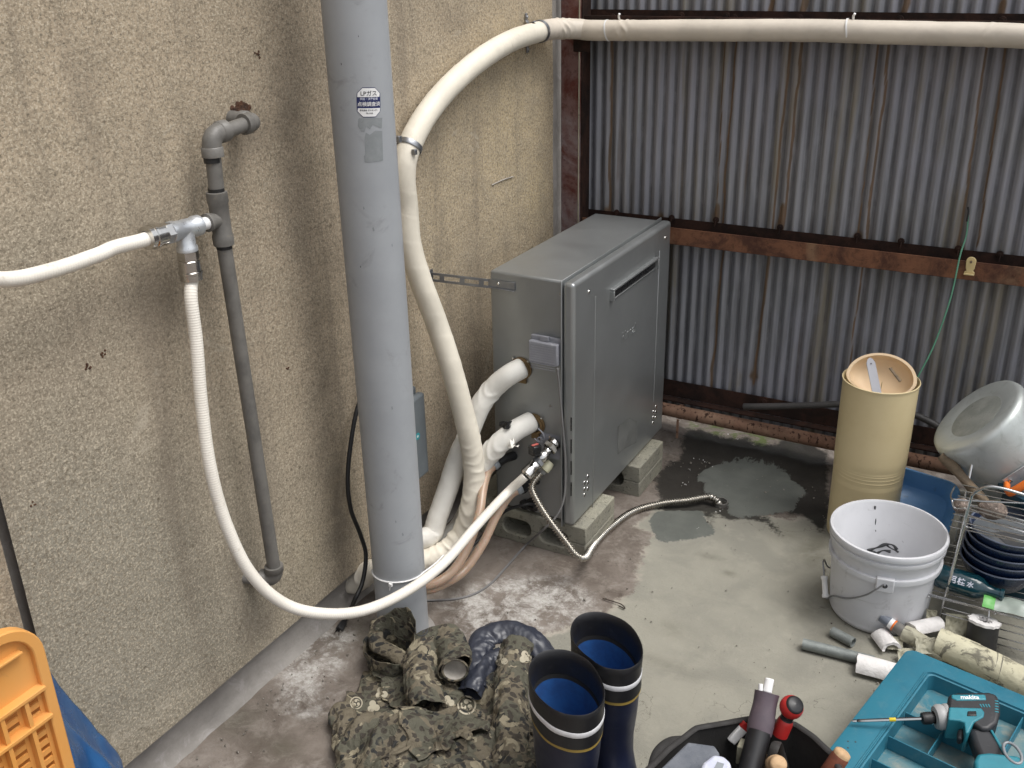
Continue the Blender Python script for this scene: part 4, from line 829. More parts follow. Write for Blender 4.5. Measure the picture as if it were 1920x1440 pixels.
# ------------------------------------------------------------------ tall bin, pot, basin and clutter by the fence
def tall_bin():
    c = np.array([-.318, 2.505, 0]); r = .091; H = P(1648, 722, y=2.49)[2]+.012
    t = thing('umbrella_bin', 'tall cream plastic cylinder bin with its lid tipped open, in front of the fence', 'bin', c)
    pr = [(.086, 0), (.088, .004)]+[(.088+.005*z/H, z) for z in np.linspace(.01, H*.40, 8)]
    for k in range(3): z = H*.42+k*.010; pr += [(.0895, z), (.0906, z+.002), (.0906, z+.004), (.0895, z+.006)]
    pr += [(.0905+.003*(z/H), z) for z in np.linspace(H*.5, H-.004, 12)]+[(.0955, H-.003), (.0958, H), (.0935, H+.001), (.0915, H-.004), (.089, .02), (0, .018)]
    MB().lathe(pr, c, seg=64, sq=1.).build('bin_body', M['cream'], t, 50)
    # lid disc hinged and tipped: its far half stands up out of the mouth
    base = c+[0, .0, H]; tip = P(1640, 668, y=2.55); d1 = (tip-(base+[0, .01, -.005])); d1[0] = 0; up = d1/np.linalg.norm(d1); side = np.array([1, 0, 0.]); nrm = np.cross(side, up)
    Hh = tip[2]-H
    th = np.linspace(0, np.pi*2, 56, endpoint=False)
    def ringp(ru, rv, off, k=0): return np.array([base+side*(ru*math.cos(a))+up*((rv*math.sin(a)) if math.sin(a) > 0 else .045*math.sin(a))+nrm*off for a in th])
    m = MB(); rv = np.linalg.norm(tip-base)
    rings = [ringp(.001, .001, -.034), ringp(.04, rv*.5, -.031), ringp(.068, rv*.82, -.020), ringp(.076, rv-.010, -.004), ringp(.078, rv-.007, .008), ringp(.086, rv-.001, .008), ringp(.0865, rv, -.004), ringp(.080, rv-.006, -.010), ringp(.04, rv*.5, -.040)]
    n = 56; V = np.array(rings)
    m.add(V.reshape(-1, 3), [(i*n+j, i*n+(j+1) % n, (i+1)*n+(j+1) % n, (i+1)*n+j) for i in range(len(rings)-1) for j in range(n)])
    m.build('tipped_lid', M['peach'], t, 60)
    q = P(1678, 702, y=2.50); m = MB(); a = P(1669, 690, y=2.508); b = P(1688, 715, y=2.49); m.tube([a, b], .0045, 10, flat=(1, .6)); m.build('lid_grip', M['stick'], t, 60)
    a, b = P(1631, 674, y=2.50), P(1646, 748, y=2.445); d = b-a; d /= np.linalg.norm(d); s = np.cross(d, camdir(0, 0, 1)); s /= np.linalg.norm(s); b = b+d*.015; nn = np.cross(s, d)
    t2 = thing('metal_strip', 'flat grey metal strip leaning inside the cream bin', 'metal strip', b)
    m = MB(); w = .0115
    m.prism([a-s*w*.6, a-d*.004-s*w*.2, a-d*.004+s*w*.2, a+s*w*.6, a+s*w+d*.01, b+s*w, b-s*w, a-s*w+d*.01], nn*.0025); m.build('strip_face', M['greyp'], t2, bevel=.0006)
    MB().lathe([(0, .0032), (.0022, .0032), (.0022, 0)], a+d*.012-nn*.0, nn if nn@camdir(0,0,1) > 0 else -nn, 10).build('strip_hole', M['ink'], t2)
tall_bin()
def wires():
    p = path_px([(1816,396,'y',2.765),(1812,440,'y',2.735),(1800,480,'y',2.70),(1782,560,'y',2.66),(1750,650,'y',2.62),(1712,725,'y',2.59),(1690,790,'y',2.58)], .003)
    o = MB().tube(p, lambda s, th, P_: .0022+.0004*np.sin(s*2*np.pi/.006), 8).build('garden_wire', M['green'], None, 180); tag(o, 'thin green coated wire bending from the fence hole down behind the bin', 'wire')
    MB().tube(path_px([(1815,388,'y',2.768),(1816,396,'y',2.765),(1813,415,'y',2.75)], .003), .0025, 8).build('wire_hook', M['black'], o)
    p = path_px([(1395,762,'y',2.715),(1440,762,'y',2.70),(1520,760,'y',2.69),(1580,758,'y',2.69),(1650,762,'y',2.68),(1715,778,'y',2.67),(1775,808,'y',2.66),(1850,850,'y',2.65)], .004)
    o = MB().tube(p, .0095, 14).build('dark_hose', M['hosed'], None, 180); tag(o, 'dark dirty hose lying on the lower tube rail behind the bin', 'hose')
    # clip on the middle rail
    a = P(1820, 497, y=2.708); t = thing('rail_clip', 'cream plastic clip hooked on the rusty middle rail', 'clip', a)
    w, h = .0125, .022; y = 2.7105; cz = a[2]
    pts = [(a[0]-w*.95, y, cz-h), (a[0]-w, y, cz-h*.82), (a[0]-w*.62, y, cz-h*.7), (a[0]-w*.85, y, cz-h*.35)]+[(a[0]+w*.95*math.cos(q), y, cz+h*.45+w*.95*math.sin(q)) for q in np.linspace(math.pi, 0, 10)]+[(a[0]+w*.85, y, cz-h*.35), (a[0]+w*.62, y, cz-h*.7), (a[0]+w, y, cz-h*.82), (a[0]+w*.95, y, cz-h)]
    MB().prism(pts, (0, -.006, 0)).build('clip_plate', M['clipm'], t, bevel=.0015)
    MB().lathe([(0, .007), (.0028, .0065), (.0032, 0)], (a[0], y-.006, cz+h*.45), (0, -1, 0), 12).build('clip_stud', M['stick'], t, 50)
    MB().boxb((a[0]-w, y-.012, cz-h-.003), (a[0]+w, y-.0005, cz-h+.001)).build('clip_lip', M['clipm'], t, bevel=.001)
wires()
def pot():
    c = P(1828, 778, y=2.47); n = camdir(-.68, .65, .12); r = .124; L = .165
    t = thing('cooking_pot', 'large dented aluminium pot tipped on its side with an orange handle', 'pot', c)
    pr = [(0, -.004), (r*.55, -.004), (r*.62, -.0025), (r*.9, 0), (r*.97, -.004), (r, -.014), (r*1.0, -.03), (r*1.04, -L+.02), (r*1.05, -L), (r*1.09, -L-.002), (r*1.09, -L-.006), (r*1.03, -L-.004), (r*.97, -.03), (r*.9, -.012), (0, -.010)]
    MB().lathe(pr, c, n, 72).build('pot_body', M['alum'], t, 60)
    m = MB(); m.lathe([(0, -.0032), (r*.52, -.0032), (r*.56, -.004)], c, n, 40); m.build('burnt_base', M['soot'], t, 60)
    # handle bracket near the rim, lower side
    q = P(1905, 880, y=2.38); b = c-n*(L-.04); dq = q-b; dq -= n*(dq@n); dq /= np.linalg.norm(dq); s = np.cross(n, dq)
    h0 = b+dq*r*1.045
    m = MB(); m.box(h0+dq*.003, (.032, .075, .003), [n, s, dq]); m.build('handle_plate', M['galv'], t, bevel=.006)
    for k in (-1, 1):
        MB().lathe([(0, .006), (.0045, .005), (.0055, 0)], h0+dq*.0045+s*k*.024+n*.004, dq, 14).build('rivet', M['chrome'], t, 60)
    pth = smooth_path([h0+s*.036+dq*.004, h0+s*.040+dq*.03, h0+s*.03+dq*.045, h0-s*.03+dq*.045, h0-s*.040+dq*.03, h0-s*.036+dq*.004], .003)
    MB().tube(pth, .0095, 14, flat=(1, .8)).build('pot_handle', M['orange'], t, 60)
    # stick it rests on
    a, b = P(1768, 856, y=2.40), P(1835, 930, y=2.34); d = b-a
    p = smooth_path([a-d*.02, a+d*.3+[0, 0, .002], a+d*.7, b, b+d*.6], .004)
    o = MB().tube(p, lambda s, th, P_: .0125+.0012*np.sin(th*3+s*30)+.0012*np.sin(s*60), 12).build('wooden_stick', M['stick'], None, 60); tag(o, 'short weathered wooden stick leaning under the tipped pot', 'stick')
    # dark blue tub behind the rack that carries the pot
    c2 = np.array([.115, 2.43, 0]); H = .30
    o = MB().lathe([(.0, .004), (.105, 0), (.12, H-.02), (.135, H-.015), (.135, H), (.118, H), (.103, .012), (0, .012)], c2, seg=40).build('dark_tub', simple('dark_teal_plastic', (.006, .045, .075), .4, sc=10), None, 50); tag(o, 'dark blue tub standing behind the wire rack beneath the pot', 'tub')
pot()
def basin():
    c = P(1735, 945, z=.12); c = np.array([-.135, 2.47, .02])
    t = thing('blue_basin', 'bright blue plastic washbasin leaning between the bin and the bucket', 'basin', c)
    # rounded rectangular shallow tub, tipped towards the camera
    Q = [P(1678, 900, z=.15), P(1788, 935, z=.13), P(1770, 990, z=.09), P(1660, 985, z=.09)]
    cc = P(1722, 945, z=.125); ex = Q[1]-Q[0]; ex /= np.linalg.norm(ex); up0 = P(1712, 890, z=.175)-P(1722, 985, z=.09); ey = up0-ex*(up0@ex); ey /= np.linalg.norm(ey); nn = np.cross(ex, ey)
    def rr(hx, hy, rad, off, n=8):
        pts = []
        for k, (sx, sy) in enumerate([(1, 1), (-1, 1), (-1, -1), (1, -1)]):
            for a in np.linspace(0, np.pi/2, n): 
                aa = a+k*np.pi/2; pts.append(cc+ex*(sx*(hx-rad)+rad*math.cos(aa))+ey*(sy*(hy-rad)+rad*math.sin(aa))+nn*off)
        return np.array(pts)
    hx, hy = .086, .088
    rings = [rr(hx*.8, hy*.8, .03, -.055), rr(hx*.84, hy*.84, .032, -.05), rr(hx*.96, hy*.96, .034, -.004), rr(hx*1.0, hy*1.0, .035, .002), rr(hx*1.05, hy*1.05, .037, .001), rr(hx*1.05, hy*1.05, .037, -.006), rr(hx*.98, hy*.98, .034, -.006), rr(hx*.86, hy*.86, .033, -.054), rr(hx*.82, hy*.82, .03, -.059)]
    n = 32; m = MB(); V = np.array(rings)
    m.add(V.reshape(-1, 3), [(i*n+j, i*n+(j+1) % n, (i+1)*n+(j+1) % n, (i+1)*n+j) for i in range(len(rings)-1) for j in range(n)]+[tuple(range(n)), tuple(range(8*n, 9*n))])
    m.build('basin_body', M['blue'], t, 50)
basin()
def bucket():
    c = np.array([-.212, 2.166, .003]); H = .228
    t = thing('white_bucket', 'dirty white plastic bucket with wire handle and cement slurry inside', 'bucket', c)
    b, tp = .110, .127
    rz = lambda z: b+(tp-b)*z/H
    pr = [(0, .002), (b-.004, .0), (b, .006), (b+.002, .012), (b+.001, .016)]+[(rz(z), z) for z in np.linspace(.02, H*.62, 8)]
    z = H*.66; pr += [(rz(z), z), (rz(z)+.006, z+.001), (rz(z)+.007, z+.010), (rz(z)+.0065, z+.014), (rz(z)+.0005, z+.015)]
    pr += [(rz(H*.82), H*.82), (rz(H*.85)+.004, H*.855), (rz(H*.87)+.0055, H*.87), (rz(H*.9)+.0045, H*.905), (rz(H*.91)+.001, H*.91), (rz(H*.93)+.001, H*.93), (rz(H*.94)+.0055, H*.94), (rz(H)+.006, H*.975), (rz(H)+.004, H), (rz(H)-.001, H+.001), (rz(H)-.004, H-.004), (rz(H)-.005, H*.93), (rz(H)-.009, H*.9), (b-.004, .02), (b-.012, .01), (0, .009)]
    MB().lathe(pr, c, seg=80).build('bucket_body', M['bucket'], t, 35)
    MB().lathe([(0, .020), (b-.006, .020)], c, seg=40).build('slurry', M['slurry'], t)
    # splashes on the inside
    def ins(px, py):
        d = ray(px, py); best = None
        for s in np.linspace(.5, 3.5, 3000):
            q = CAM+d*s/FPX*1.0
            h = q[2]-c[2]; rad = math.hypot(q[0]-c[0], q[1]-c[1])
            if h < H and q[1] > c[1] and rad > (rz(max(h, 0))-.0058): return q
            if h < .022: return np.array([q[0], q[1], c[2]+.0215])
        return CAM+d/FPX*2.5
    rs = np.random.RandomState(4)
    for L, w in (([(1641,949),(1640,960),(1642,972),(1641,985),(1642,996)], .0022), ([(1626,1032),(1645,1026),(1662,1020),(1675,1022),(1682,1030)], .0045), ([(1640,1040),(1655,1032),(1670,1034)], .004), ([(1660,1018),(1668,1026),(1685,1035)], .003), ([(1612,1030),(1625,1036),(1636,1034),(1650,1042)], .0035), ([(1690,1010),(1696,1022),(1690,1030)], .0015)):
        q = smooth_path([ins(a, b_) for a, b_ in L], .003)
        MB().tube(q, lambda s, th, P_: w*(.8+.3*np.sin(s*170+1)), 7).build('cement_splash', M['dark'], t, 180)
    MB().lathe([(0, .001), (.0022, 0)], ins(1642, 1004), (0, -1, .2), 8).build('cement_splash', M['dark'], t)
    # ears, bail and grip
    zE = H*.66+.006
    eA = P(1660, 1087, y=2.05); dA = eA-c; a = math.atan2(dA[1], dA[0]); u = np.array([math.cos(a), math.sin(a), 0]); s = np.array([-u[1], u[0], 0]); ez = np.array([0, 0, 1.])
    for k, uu in enumerate((u, -u)):
        ss = np.array([-uu[1], uu[0], 0]); e0 = c+uu*(rz(zE)+.004)+ez*(zE-.004)
        m = MB(); m.box(e0, (.012, .040, .036), [uu, ss, ez]); ear = m.build('handle_ear', M['bucket'], t, bevel=.003)
        MB().lathe([(0, .0068), (.0045, .0066), (.0062, .006)], e0, uu, 16).build('ear_hole', M['ink'], ear, 60)
    pA = c+u*(rz(zE)+.012)+ez*(zE-.004); pB = c-u*(rz(zE)+.012)+ez*(zE-.004)
    g1, g2 = P(1548, 1120, y=2.125), P(1545, 1075, y=2.155)
    pts = [pA, P(1656, 1097, y=2.035), P(1625, 1115, y=2.035), P(1590, 1122, y=2.06), P(1562, 1117, y=2.09), g1, g2, P(1545, 1050, y=2.19), P(1566, 1062, y=2.25), pB]
    pth = smooth_path(pts, .004)
    MB().tube(pth, .0021, 10).build('wire_handle', M['steel'], t, 180)
    MB().lathe([(.005, -.002), (.0085, 0), (.0085, .006), (.0068, .009), (.0068, .042), (.0085, .045), (.0085, .05), (.005, .052)], g1, g2-g1, 20, cap=True).build('handle_grip', M['white'], t, 50)
bucket()
def rack():
    y = 2.12; t = thing('wire_rack', 'chrome wire shelf rack at the right edge behind the bucket', 'rack', P(1757, 1180, z=0))
    k = 0
    def w(L, r, name='wire_bar', ds=.006): MB().tube(path_px(L, ds), r, 8).build(name, M['wire'], t, 180)
    x0 = P(1785, 1060, y=y)[0]
    g = lambda a, b: P(a, b, y=y)
    top = g(1818, 945); bot = P(1757, 1180, z=.002)
    MB().tube(smooth_path([bot, (bot+top)/2, top, g(1826, 925), g(1850, 913), g(1880, 916), g(1925, 929), g(2000, 950)], .005), .0035, 10).build('side_frame', M['wire'], t, 180)
    for a, b, c, d in ((1815,947,1925,978),(1818,954,1925,985),(1813,965,1925,1000),(1814,988,1925,1016)):
        p, q = g(a, b), g(c, d); q = p+(q-p)*2.2; MB().cyl(p, q, .0017, 8).build('wire_bar', M['wire'], t, 180)
    for dy in (.03, .075): p, q = g(1830, 975)+[0, dy, -.01], g(1925, 1004)+[0, dy, -.01]; MB().cyl(p, p+(q-p)*2, .0014, 8).build('wire_bar', M['wire'], t, 180)
    MB().tube(smooth_path([g(1814, 950), g(1809, 975), g(1811, 987), g(1822, 990)], .003), .0018, 8).build('wire_bar', M['wire'], t, 180)
    # small side basket
    yb = y+.06
    b1 = [P(1784, 936, y=yb), P(1820, 939, y=yb), P(1930, 944, y=yb)]; MB().tube(smooth_path(b1, .005), .0019, 8).build('basket_wire', M['wire'], t, 180)
    MB().tube(path_px([(1790,912,'y',yb+.1),(1783,928,'y',yb+.05),(1785,938,'y',yb),(1790,952,'y',yb),(1810,953,'y',yb-.01)], .004), .0019, 8).build('basket_wire', M['wire'], t, 180)
    # lower shelf: front rail, rungs running back
    zL = g(1744, 1116)[2]
    a = P(1742, 1114, y=y); L_ = .42
    MB().cyl(a, a+[L_, 0, -.002], .0022, 8).build('shelf_rail', M['wire'], t, 180)
    MB().cyl(a+[0, .24, 0], a+[L_, .24, 0], .0022, 8).build('shelf_rail', M['wire'], t, 180)
    for i in range(10): MB().cyl(a+[.002, .24*i/9, -.004], a+[L_, .24*i/9, -.004], .0014, 8).build('shelf_wire', M['wire'], t, 180)
    for x in (.0, .14, .28, .41): MB().cyl(a+[x, -.003, -.006], a+[x, .243, -.006], .0020, 8).build('shelf_rail', M['wire'], t, 180)
    # lower guard wires below the shelf
    for i, (px, py) in enumerate(((1768,1138),(1766,1150),(1764,1165),(1763,1178))):
        p = P(px, py, y=y-.004); MB().cyl(p, p+[.4, 0, -.004], .0015, 8).build('wire_bar', M['wire'], t, 180)
    MB().cyl(g(1855, 1140), P(1850, 1200, y=y), .0018, 8).build('wire_bar', M['wire'], t, 180)
    for p in ((x0+.36, y, 0), (x0-.01, y+.25, 0), (x0+.36, y+.25, 0)): MB().cyl(p, np.array(p)+[.005, 0, top[2]], .0035, 10).build('rack_leg', M['wire'], t, 180)
    # shelf under the stones
    zt = P(1830, 960, y=y+.06)[2]-.022
    for i in range(9): MB().cyl((x0-.02, y+.01+i*.03, zt), (x0+.4, y+.01+i*.03, zt), .0014, 8).build('shelf_wire', M['wire'], t, 180)
    return y, zt, zL, x0
RY, RZT, RZL, RX = rack()
def rack_goods():
    rs = np.random.RandomState(9)
    for k, (px, py, yy, sx, sy, sz, lab) in enumerate(((1807,928,RY+.085,.020,.019,.0175,'round rough stone at the left end of the rack top'), (1863,945,RY+.09,.031,.022,.0215,'larger oblong rough stone on the rack top'))):
        c = P(px, py, y=yy); c[2] = RZT+sz*.92; u = np.linspace(0, 2*np.pi, 36, endpoint=False); v = np.linspace(-np.pi/2, np.pi/2, 20)
        U, V = np.meshgrid(v, u, indexing='ij'); d = np.stack([np.cos(U)*np.cos(V), np.cos(U)*np.sin(V), np.sin(U)], -1)
        rr = 1+.13*nz(d, 3, k)+.05*nz(d, 9, k+1); q = c+d*rr[..., None]*np.array([sx, sy, sz])
        m = MB(); n = 36; m.add(q.reshape(-1, 3), [(i*n+j, i*n+(j+1) % n, (i+1)*n+(j+1) % n, (i+1)*n+j) for i in range(19) for j in range(n)])
        o = m.build('stone', M['stone'], None, 180); tag(o, lab, 'stone')
    # stacked bowls, the top one holds muddy water
    c = P(1878, 1040, y=RY+.125); r = .088
    for k in range(5):
        z = RZL+.006+k*.0215
        cc = np.array([c[0]+.002*k, c[1]+.002*(k % 2), z])
        m = MB(); m.lathe([(0, .0), (r*.62, 0), (r*.68, .006), (r*.9, .036), (r, .060), (r-.004, .060), (r*.86, .037), (r*.64, .009), (0, .007)], cc, seg=56)
        lab = ['navy bowl at the bottom of the stack in the rack', 'second navy bowl from the bottom of the stack', 'middle navy bowl of the stack in the rack', 'navy bowl just under the topmost one in the stack', 'topmost navy bowl holding grey muddy water'][k]
        t = thing('navy_bowl', lab, 'bowl', cc, 'navy bowls stacked in the wire rack')
        m.build('bowl_body', M['navyb'], t, 60)
        MB().lathe([(r-.004, .0605), (r-.002, .062), (r+.001, .061), (r+.0005, .059)], cc, seg=56).build('bowl_rim', M['rim'], t, 180)
        if k == 4:
            MB().lathe([(0, .046), (r*.92, .046)], cc, seg=40).build('muddy_water', M['greyw'], t)
            p = np.array([cc+np.array([r*.55*math.cos(a)*(1+.2*math.sin(3*a))+.02, r*.35*math.sin(a)-.03, .047]) for a in np.linspace(0, 2*np.pi, 18, endpoint=False)])
            MB().add(p, [tuple(range(18))]).build('mud_patch', M['dark'], t)
    # glass bottle lying on the lower shelf
    a = P(1752, 1094, y=RY+.045); a[2] = RZL+.030; d = P(1868, 1108, y=RY+.03)-P(1752, 1094, y=RY+.045); d[2] = 0; d /= np.linalg.norm(d)
    t = thing('glass_bottle', 'dark teal glass bottle with white lettering lying on the low shelf', 'bottle', a)
    m = MB(); m.lathe([(0, .002), (.02, 0), (.0265, .003), (.028, .010), (.028, .088), (.024, .100), (.014, .112), (.0115, .125), (.0115, .138), (.014, .139), (.014, .146), (.0105, .147), (.0095, .12), (.0, .11)], a, d, 40); m.build('bottle_body', M['glass'], t, 50)
    s = np.cross([0, 0, 1.], d); view = CAM-a; view -= d*(view@d); view /= np.linalg.norm(view); yd = np.cross(view, d)
    def wr(off): return lambda x, y_, h: tuple(a+d*(off+x)+(.028+.0004)*(view*math.cos(y_/.028)+yd*math.sin(y_/.028)))
    for tx, sz, off in (('月桂', .017, .050), ('水', .014, .078)): text_mb(tx, sz, None, None, None, wrap=wr(off), bold=.0005).build('bottle_lettering', M['mist'], t)
    # pale film bag with green print
    c = P(1900, 1130, y=RY+.02); c[2] = RZL+.012; X, Y = np.meshgrid(np.linspace(-.06, .08, 24), np.linspace(-.03, .03, 14), indexing='ij')
    q = np.stack([c[0]+X, c[1]+Y, c[2]+.008*nz(np.stack([X, Y, 0*X], -1), 60, 3)+.012*(1-(Y/.03)**2)], -1); t = thing('film_bag', 'crumpled clear film bag with a green corner on the low shelf', 'bag', c)
    MB().grid(q[4:]).build('film', M['film'], t, 180); MB().grid(q[:5]+[0, 0, .0005]).build('green_corner', M['greenp'], t, 180)
rack_goods()
# ------------------------------------------------------------------ scraps in front of the bucket
def crumple(c, ex, ey, nn, hx, hy, amp, seed, nx=22, ny=16, th=.0):
    X, Y = np.meshgrid(np.linspace(-1, 1, nx), np.linspace(-1, 1, ny), indexing='ij'); q3 = np.stack([X, Y, 0*X], -1)
    h = amp*(np.abs(nz(q3, 2.4, seed))*1.6-.4*nz(q3, 5, seed+1)); jx = 1+.12*nz(q3, 3, seed+2); 
    return np.array(c)+(X*hx*jx)[..., None]*ex+(Y*hy*jx)[..., None]*ey+h[..., None]*nn
def scraps():
    # grey galvanised cut pipe, split open, with white foam half shell
    a, b = P(1505, 1207, z=.014), P(1612, 1234, z=.014); d = b-a; d /= np.linalg.norm(d); b = b+d*.03
    o = MB().lathe([(.0105, .001), (.0128, 0), (.0130, np.linalg.norm(b-a)), (.0105, np.linalg.norm(b-a)), (.0103, .002)], a, b-a, 28).build('cut_pipe', M['zincp'], None, 50); tag(o, 'longer piece of cut grey pipe lying in front of the white bucket', 'pipe piece', 'grey pipe offcuts')
    a, b = P(1560, 1184, z=.013), P(1600, 1205, z=.013)
    o = MB().lathe([(.0095, .001), (.0120, 0), (.0122, np.linalg.norm(b-a)), (.0098, np.linalg.norm(b-a)), (.0096, .002)], a, b-a, 24).build('cut_pipe', M['zincp'], None, 50); tag(o, 'short stub of cut grey pipe beside the bucket base', 'pipe piece', 'grey pipe offcuts')
    def shell(a, b, r, th, lab, a0=-1.5, a1=1.5, seed=0, roll=0.):
        a = np.array(a); b = np.array(b); d = b-a; L = np.linalg.norm(d); d /= L; s = np.cross(d, [0, 0, 1.]); s /= np.linalg.norm(s); u = np.cross(s, d)
        S_, T_ = np.meshgrid(np.linspace(0, L, 22), np.linspace(a0, a1, 16), indexing='ij'); q3 = np.stack([S_*30, T_, 0*S_], -1)
        S2 = S_+.011*nz(q3, 2.0, seed)*np.where((S_ < .01) | (S_ > L-.01), 1, 0)
        def lay(rr): return a+S2[..., None]*d+(rr*np.sin(T_+roll+.04*nz(q3, 1, seed)))[..., None]*s+(rr*np.cos(T_+roll))[..., None]*u
        o_, i_ = lay(r+.001*nz(q3, 3, seed)), lay(r-th)
        m = MB(); n, k = S_.shape; V = np.concatenate([o_.reshape(-1, 3), i_.reshape(-1, 3)]); N_ = n*k; f = []
        for i in range(n-1):
            for j in range(k-1): q = (i*k+j, i*k+j+1, (i+1)*k+j+1, (i+1)*k+j); f += [q, tuple(x+N_ for x in q[::-1])]
            f += [(i*k, (i+1)*k, (i+1)*k+N_, i*k+N_), (i*k+k-1, i*k+k-1+N_, (i+1)*k+k-1+N_, (i+1)*k+k-1)]
        for j in range(k-1): f += [(j, j+N_, j+1+N_, j+1), ((n-1)*k+j, (n-1)*k+j+1, (n-1)*k+j+1+N_, (n-1)*k+j+N_)]
        m.add(V, f); o = m.build('foam_shell', M['foam'], None, 50); tag(o, lab, 'foam piece', 'broken white foam shells')
    shell(P(1606, 1250, z=.006), P(1690, 1272, z=.006), .030, .008, 'white foam half shell at the end of the cut pipe', -1.45, 1.45, 1, -.1)
    shell(P(1650, 1192, z=.008), P(1672, 1222, z=.008), .024, .007, 'small white foam chunk at the bucket base', -1.3, 1.4, 3)
    shell(P(1706, 1184, z=.035), P(1764, 1172, z=.035), .021, .008, 'ribbed white foam piece on top of the tape wrap', -1.4, 1.4, 5)
    # old pipe with red tape ring in torn wrap
    a, b = P(1652, 1156, z=.055), P(1692, 1184, z=.040); d = (b-a)/np.linalg.norm(b-a)
    t = thing('wrapped_pipe_scrap', 'slate pipe end with an orange ring poking out of torn yellowed wrap', 'pipe scrap', P(1700, 1200, z=0))
    MB().lathe([(.008, .001), (.0115, 0), (.0118, .03), (.0095, .031)], a, d, 24).build('pipe_end', M['slate'], t, 50)
    MB().lathe([(.0121, .022), (.0124, .032)], a, d, 24).build('paper_ring', M['white'], t, 180)
    MB().lathe([(.0126, .031), (.0135, .0325), (.0135, .0345), (.0126, .036)], a, d, 24).build('orange_ring', M['orange'], t, 180)
    MB().lathe([(.0122, .034), (.0135, .036), (.014, .075)], a, d, 24).build('grey_sleeve', M['steel_old'], t, 50)
    e = a+d*.058; L = [e, P(1720, 1200, z=.035), P(1752, 1218, z=.035), P(1770, 1224, z=.034)]
    f = lambda s, th, P_: .0185+.0045*nz(np.stack([np.cos(th)*1+0*s, np.sin(th)+0*s, s*22+0*th], -1), 3.2, 3)
    MB().tube(smooth_path(L, .003), f, 30).build('torn_wrap', M['scrap'], t, 60)
    for k, (px, py, z, hx, hy) in enumerate(((1678,1205,.02,.018,.016),(1735,1210,.045,.022,.02),(1700,1228,.02,.02,.016))):
        q = crumple(P(px, py, z=z), np.array([.9, .3, .1]), np.array([-.2, .8, .5]), camdir(0, 0, 1), hx, hy, .008, k+3); MB().grid(q).build('wrap_flap', M['scrap'], t, 180)
    # thick yellowed insulated pipe
    L = [P(1757, 1205, z=.045), P(1800, 1222, z=.043), P(1850, 1246, z=.040), P(1900, 1272, z=.036), P(1990, 1315, z=.036)]
    f = lambda s, th, P_: .0335+.0016*nz(np.stack([np.cos(th)+0*s, np.sin(th)+0*s, s*14+0*th], -1), 3, 5)+.0010*((s/.06+th/6.283) % 1.)
    t = thing('old_insulated_pipe', 'thick yellowed insulated pipe offcut with torn stained tape', 'insulated pipe piece', P(1830, 1235, z=0))
    MB().tube(smooth_path(L, .003), f, 44).build('insulation', M['scrapy'], t, 50)
    pp = smooth_path(L, .003)
    for k, (px, py) in enumerate(((1862,1268),(1848,1262))):
        i = np.argmin([np.linalg.norm(q-P(px, py, z=.05)) for q in pp]); c = pp[i]; d = pp[i+3]-pp[i-3]; d /= np.linalg.norm(d)
        MB().lathe([(.0352, -.0006), (.0360, 0), (.0352, .0006)], c, d+np.array([.5*(-1)**k, .3, 0]), 40).build('tie_wire', M['steel_old'], t, 180)
    # black foam roll, white core
    a = P(1845, 1168, z=.085); b = np.array([a[0]+.004, a[1]-.02, .0]); d = a-b
    t = thing('foam_roll', 'black wrapped foam roll standing on end with a torn white core', 'foam roll', b)
    MB().tube(smooth_path([b, (a+b)/2, a], .004), lambda s, th, P_: .0325+.0008*np.sin(3*th), 32).build('black_wrap', M['black'], t, 60)
    n = d/np.linalg.norm(d); rs = np.random.RandomState(1); sg = 40; jit = .0325+.0018*np.sin(np.arange(sg)*1.7)+rs.uniform(-.0012, .0012, sg)
    ux = np.array([1, 0, 0.]); uy = np.cross(n, ux)
    ring = lambda r, h, j=0.: np.array([a+n*h+(ux*math.cos(q)+uy*math.sin(q))*(r+(j*(jit[i]-.0325))) for i, q in enumerate(np.arange(sg)/sg*2*np.pi)])
    V = np.array([ring(.0328, .001, 1), ring(.0325, .007, 1.5), ring(.025, .009), ring(.016, .008, 2), ring(.0125, -.004, 1), ring(.001, -.006)])
    m = MB(); m.add(V.reshape(-1, 3), [(i*sg+j, i*sg+(j+1) % sg, (i+1)*sg+(j+1) % sg, (i+1)*sg+j) for i in range(5) for j in range(sg)]); m.build('foam_core', M['foam'], t, 60)
    MB().lathe([(0, .0), (.0115, 0)], a+n*-.003, n, 16).build('core_paper', M['lining'], t)
    # loose crumpled tape
    for k, (px, py, z, hx, hy, lab) in enumerate(((1792,1172,.05,.024,.026,'large crumpled scrap of grey tape beside the black roll'),(1745,1152,.05,.012,.012,'small torn tape scrap behind the foam piece'),(1810,1182,.04,.02,.016,'folded tape scrap touching the black roll'))):
        q = crumple(P(px, py, z=z), np.array([.95, .2, .05]), np.array([-.1, .6, .75]), camdir(0, 0, 1), hx, hy, .012, k+9)
        o = MB().grid(q).build('tape_scrap', M['scrap'], None, 60); tag(o, lab, 'tape scrap', 'crumpled tape scraps'); so_ = o.modifiers.new('thick', 'SOLIDIFY'); so_.thickness = .0008
    # twig
    o = MB().tube(path_px([(1130,1122,'z',.006),(1148,1127,'z',.007),(1165,1133,'z',.006),(1172,1141,'z',.005),(1160,1136,'z',.004)], .002), .0014, 7).build('twig', M['twig'], None, 180); tag(o, 'small dark curled twig on the concrete before the heater', 'twig')
    # foam crumbs
    m = MB(); rs = np.random.RandomState(8)
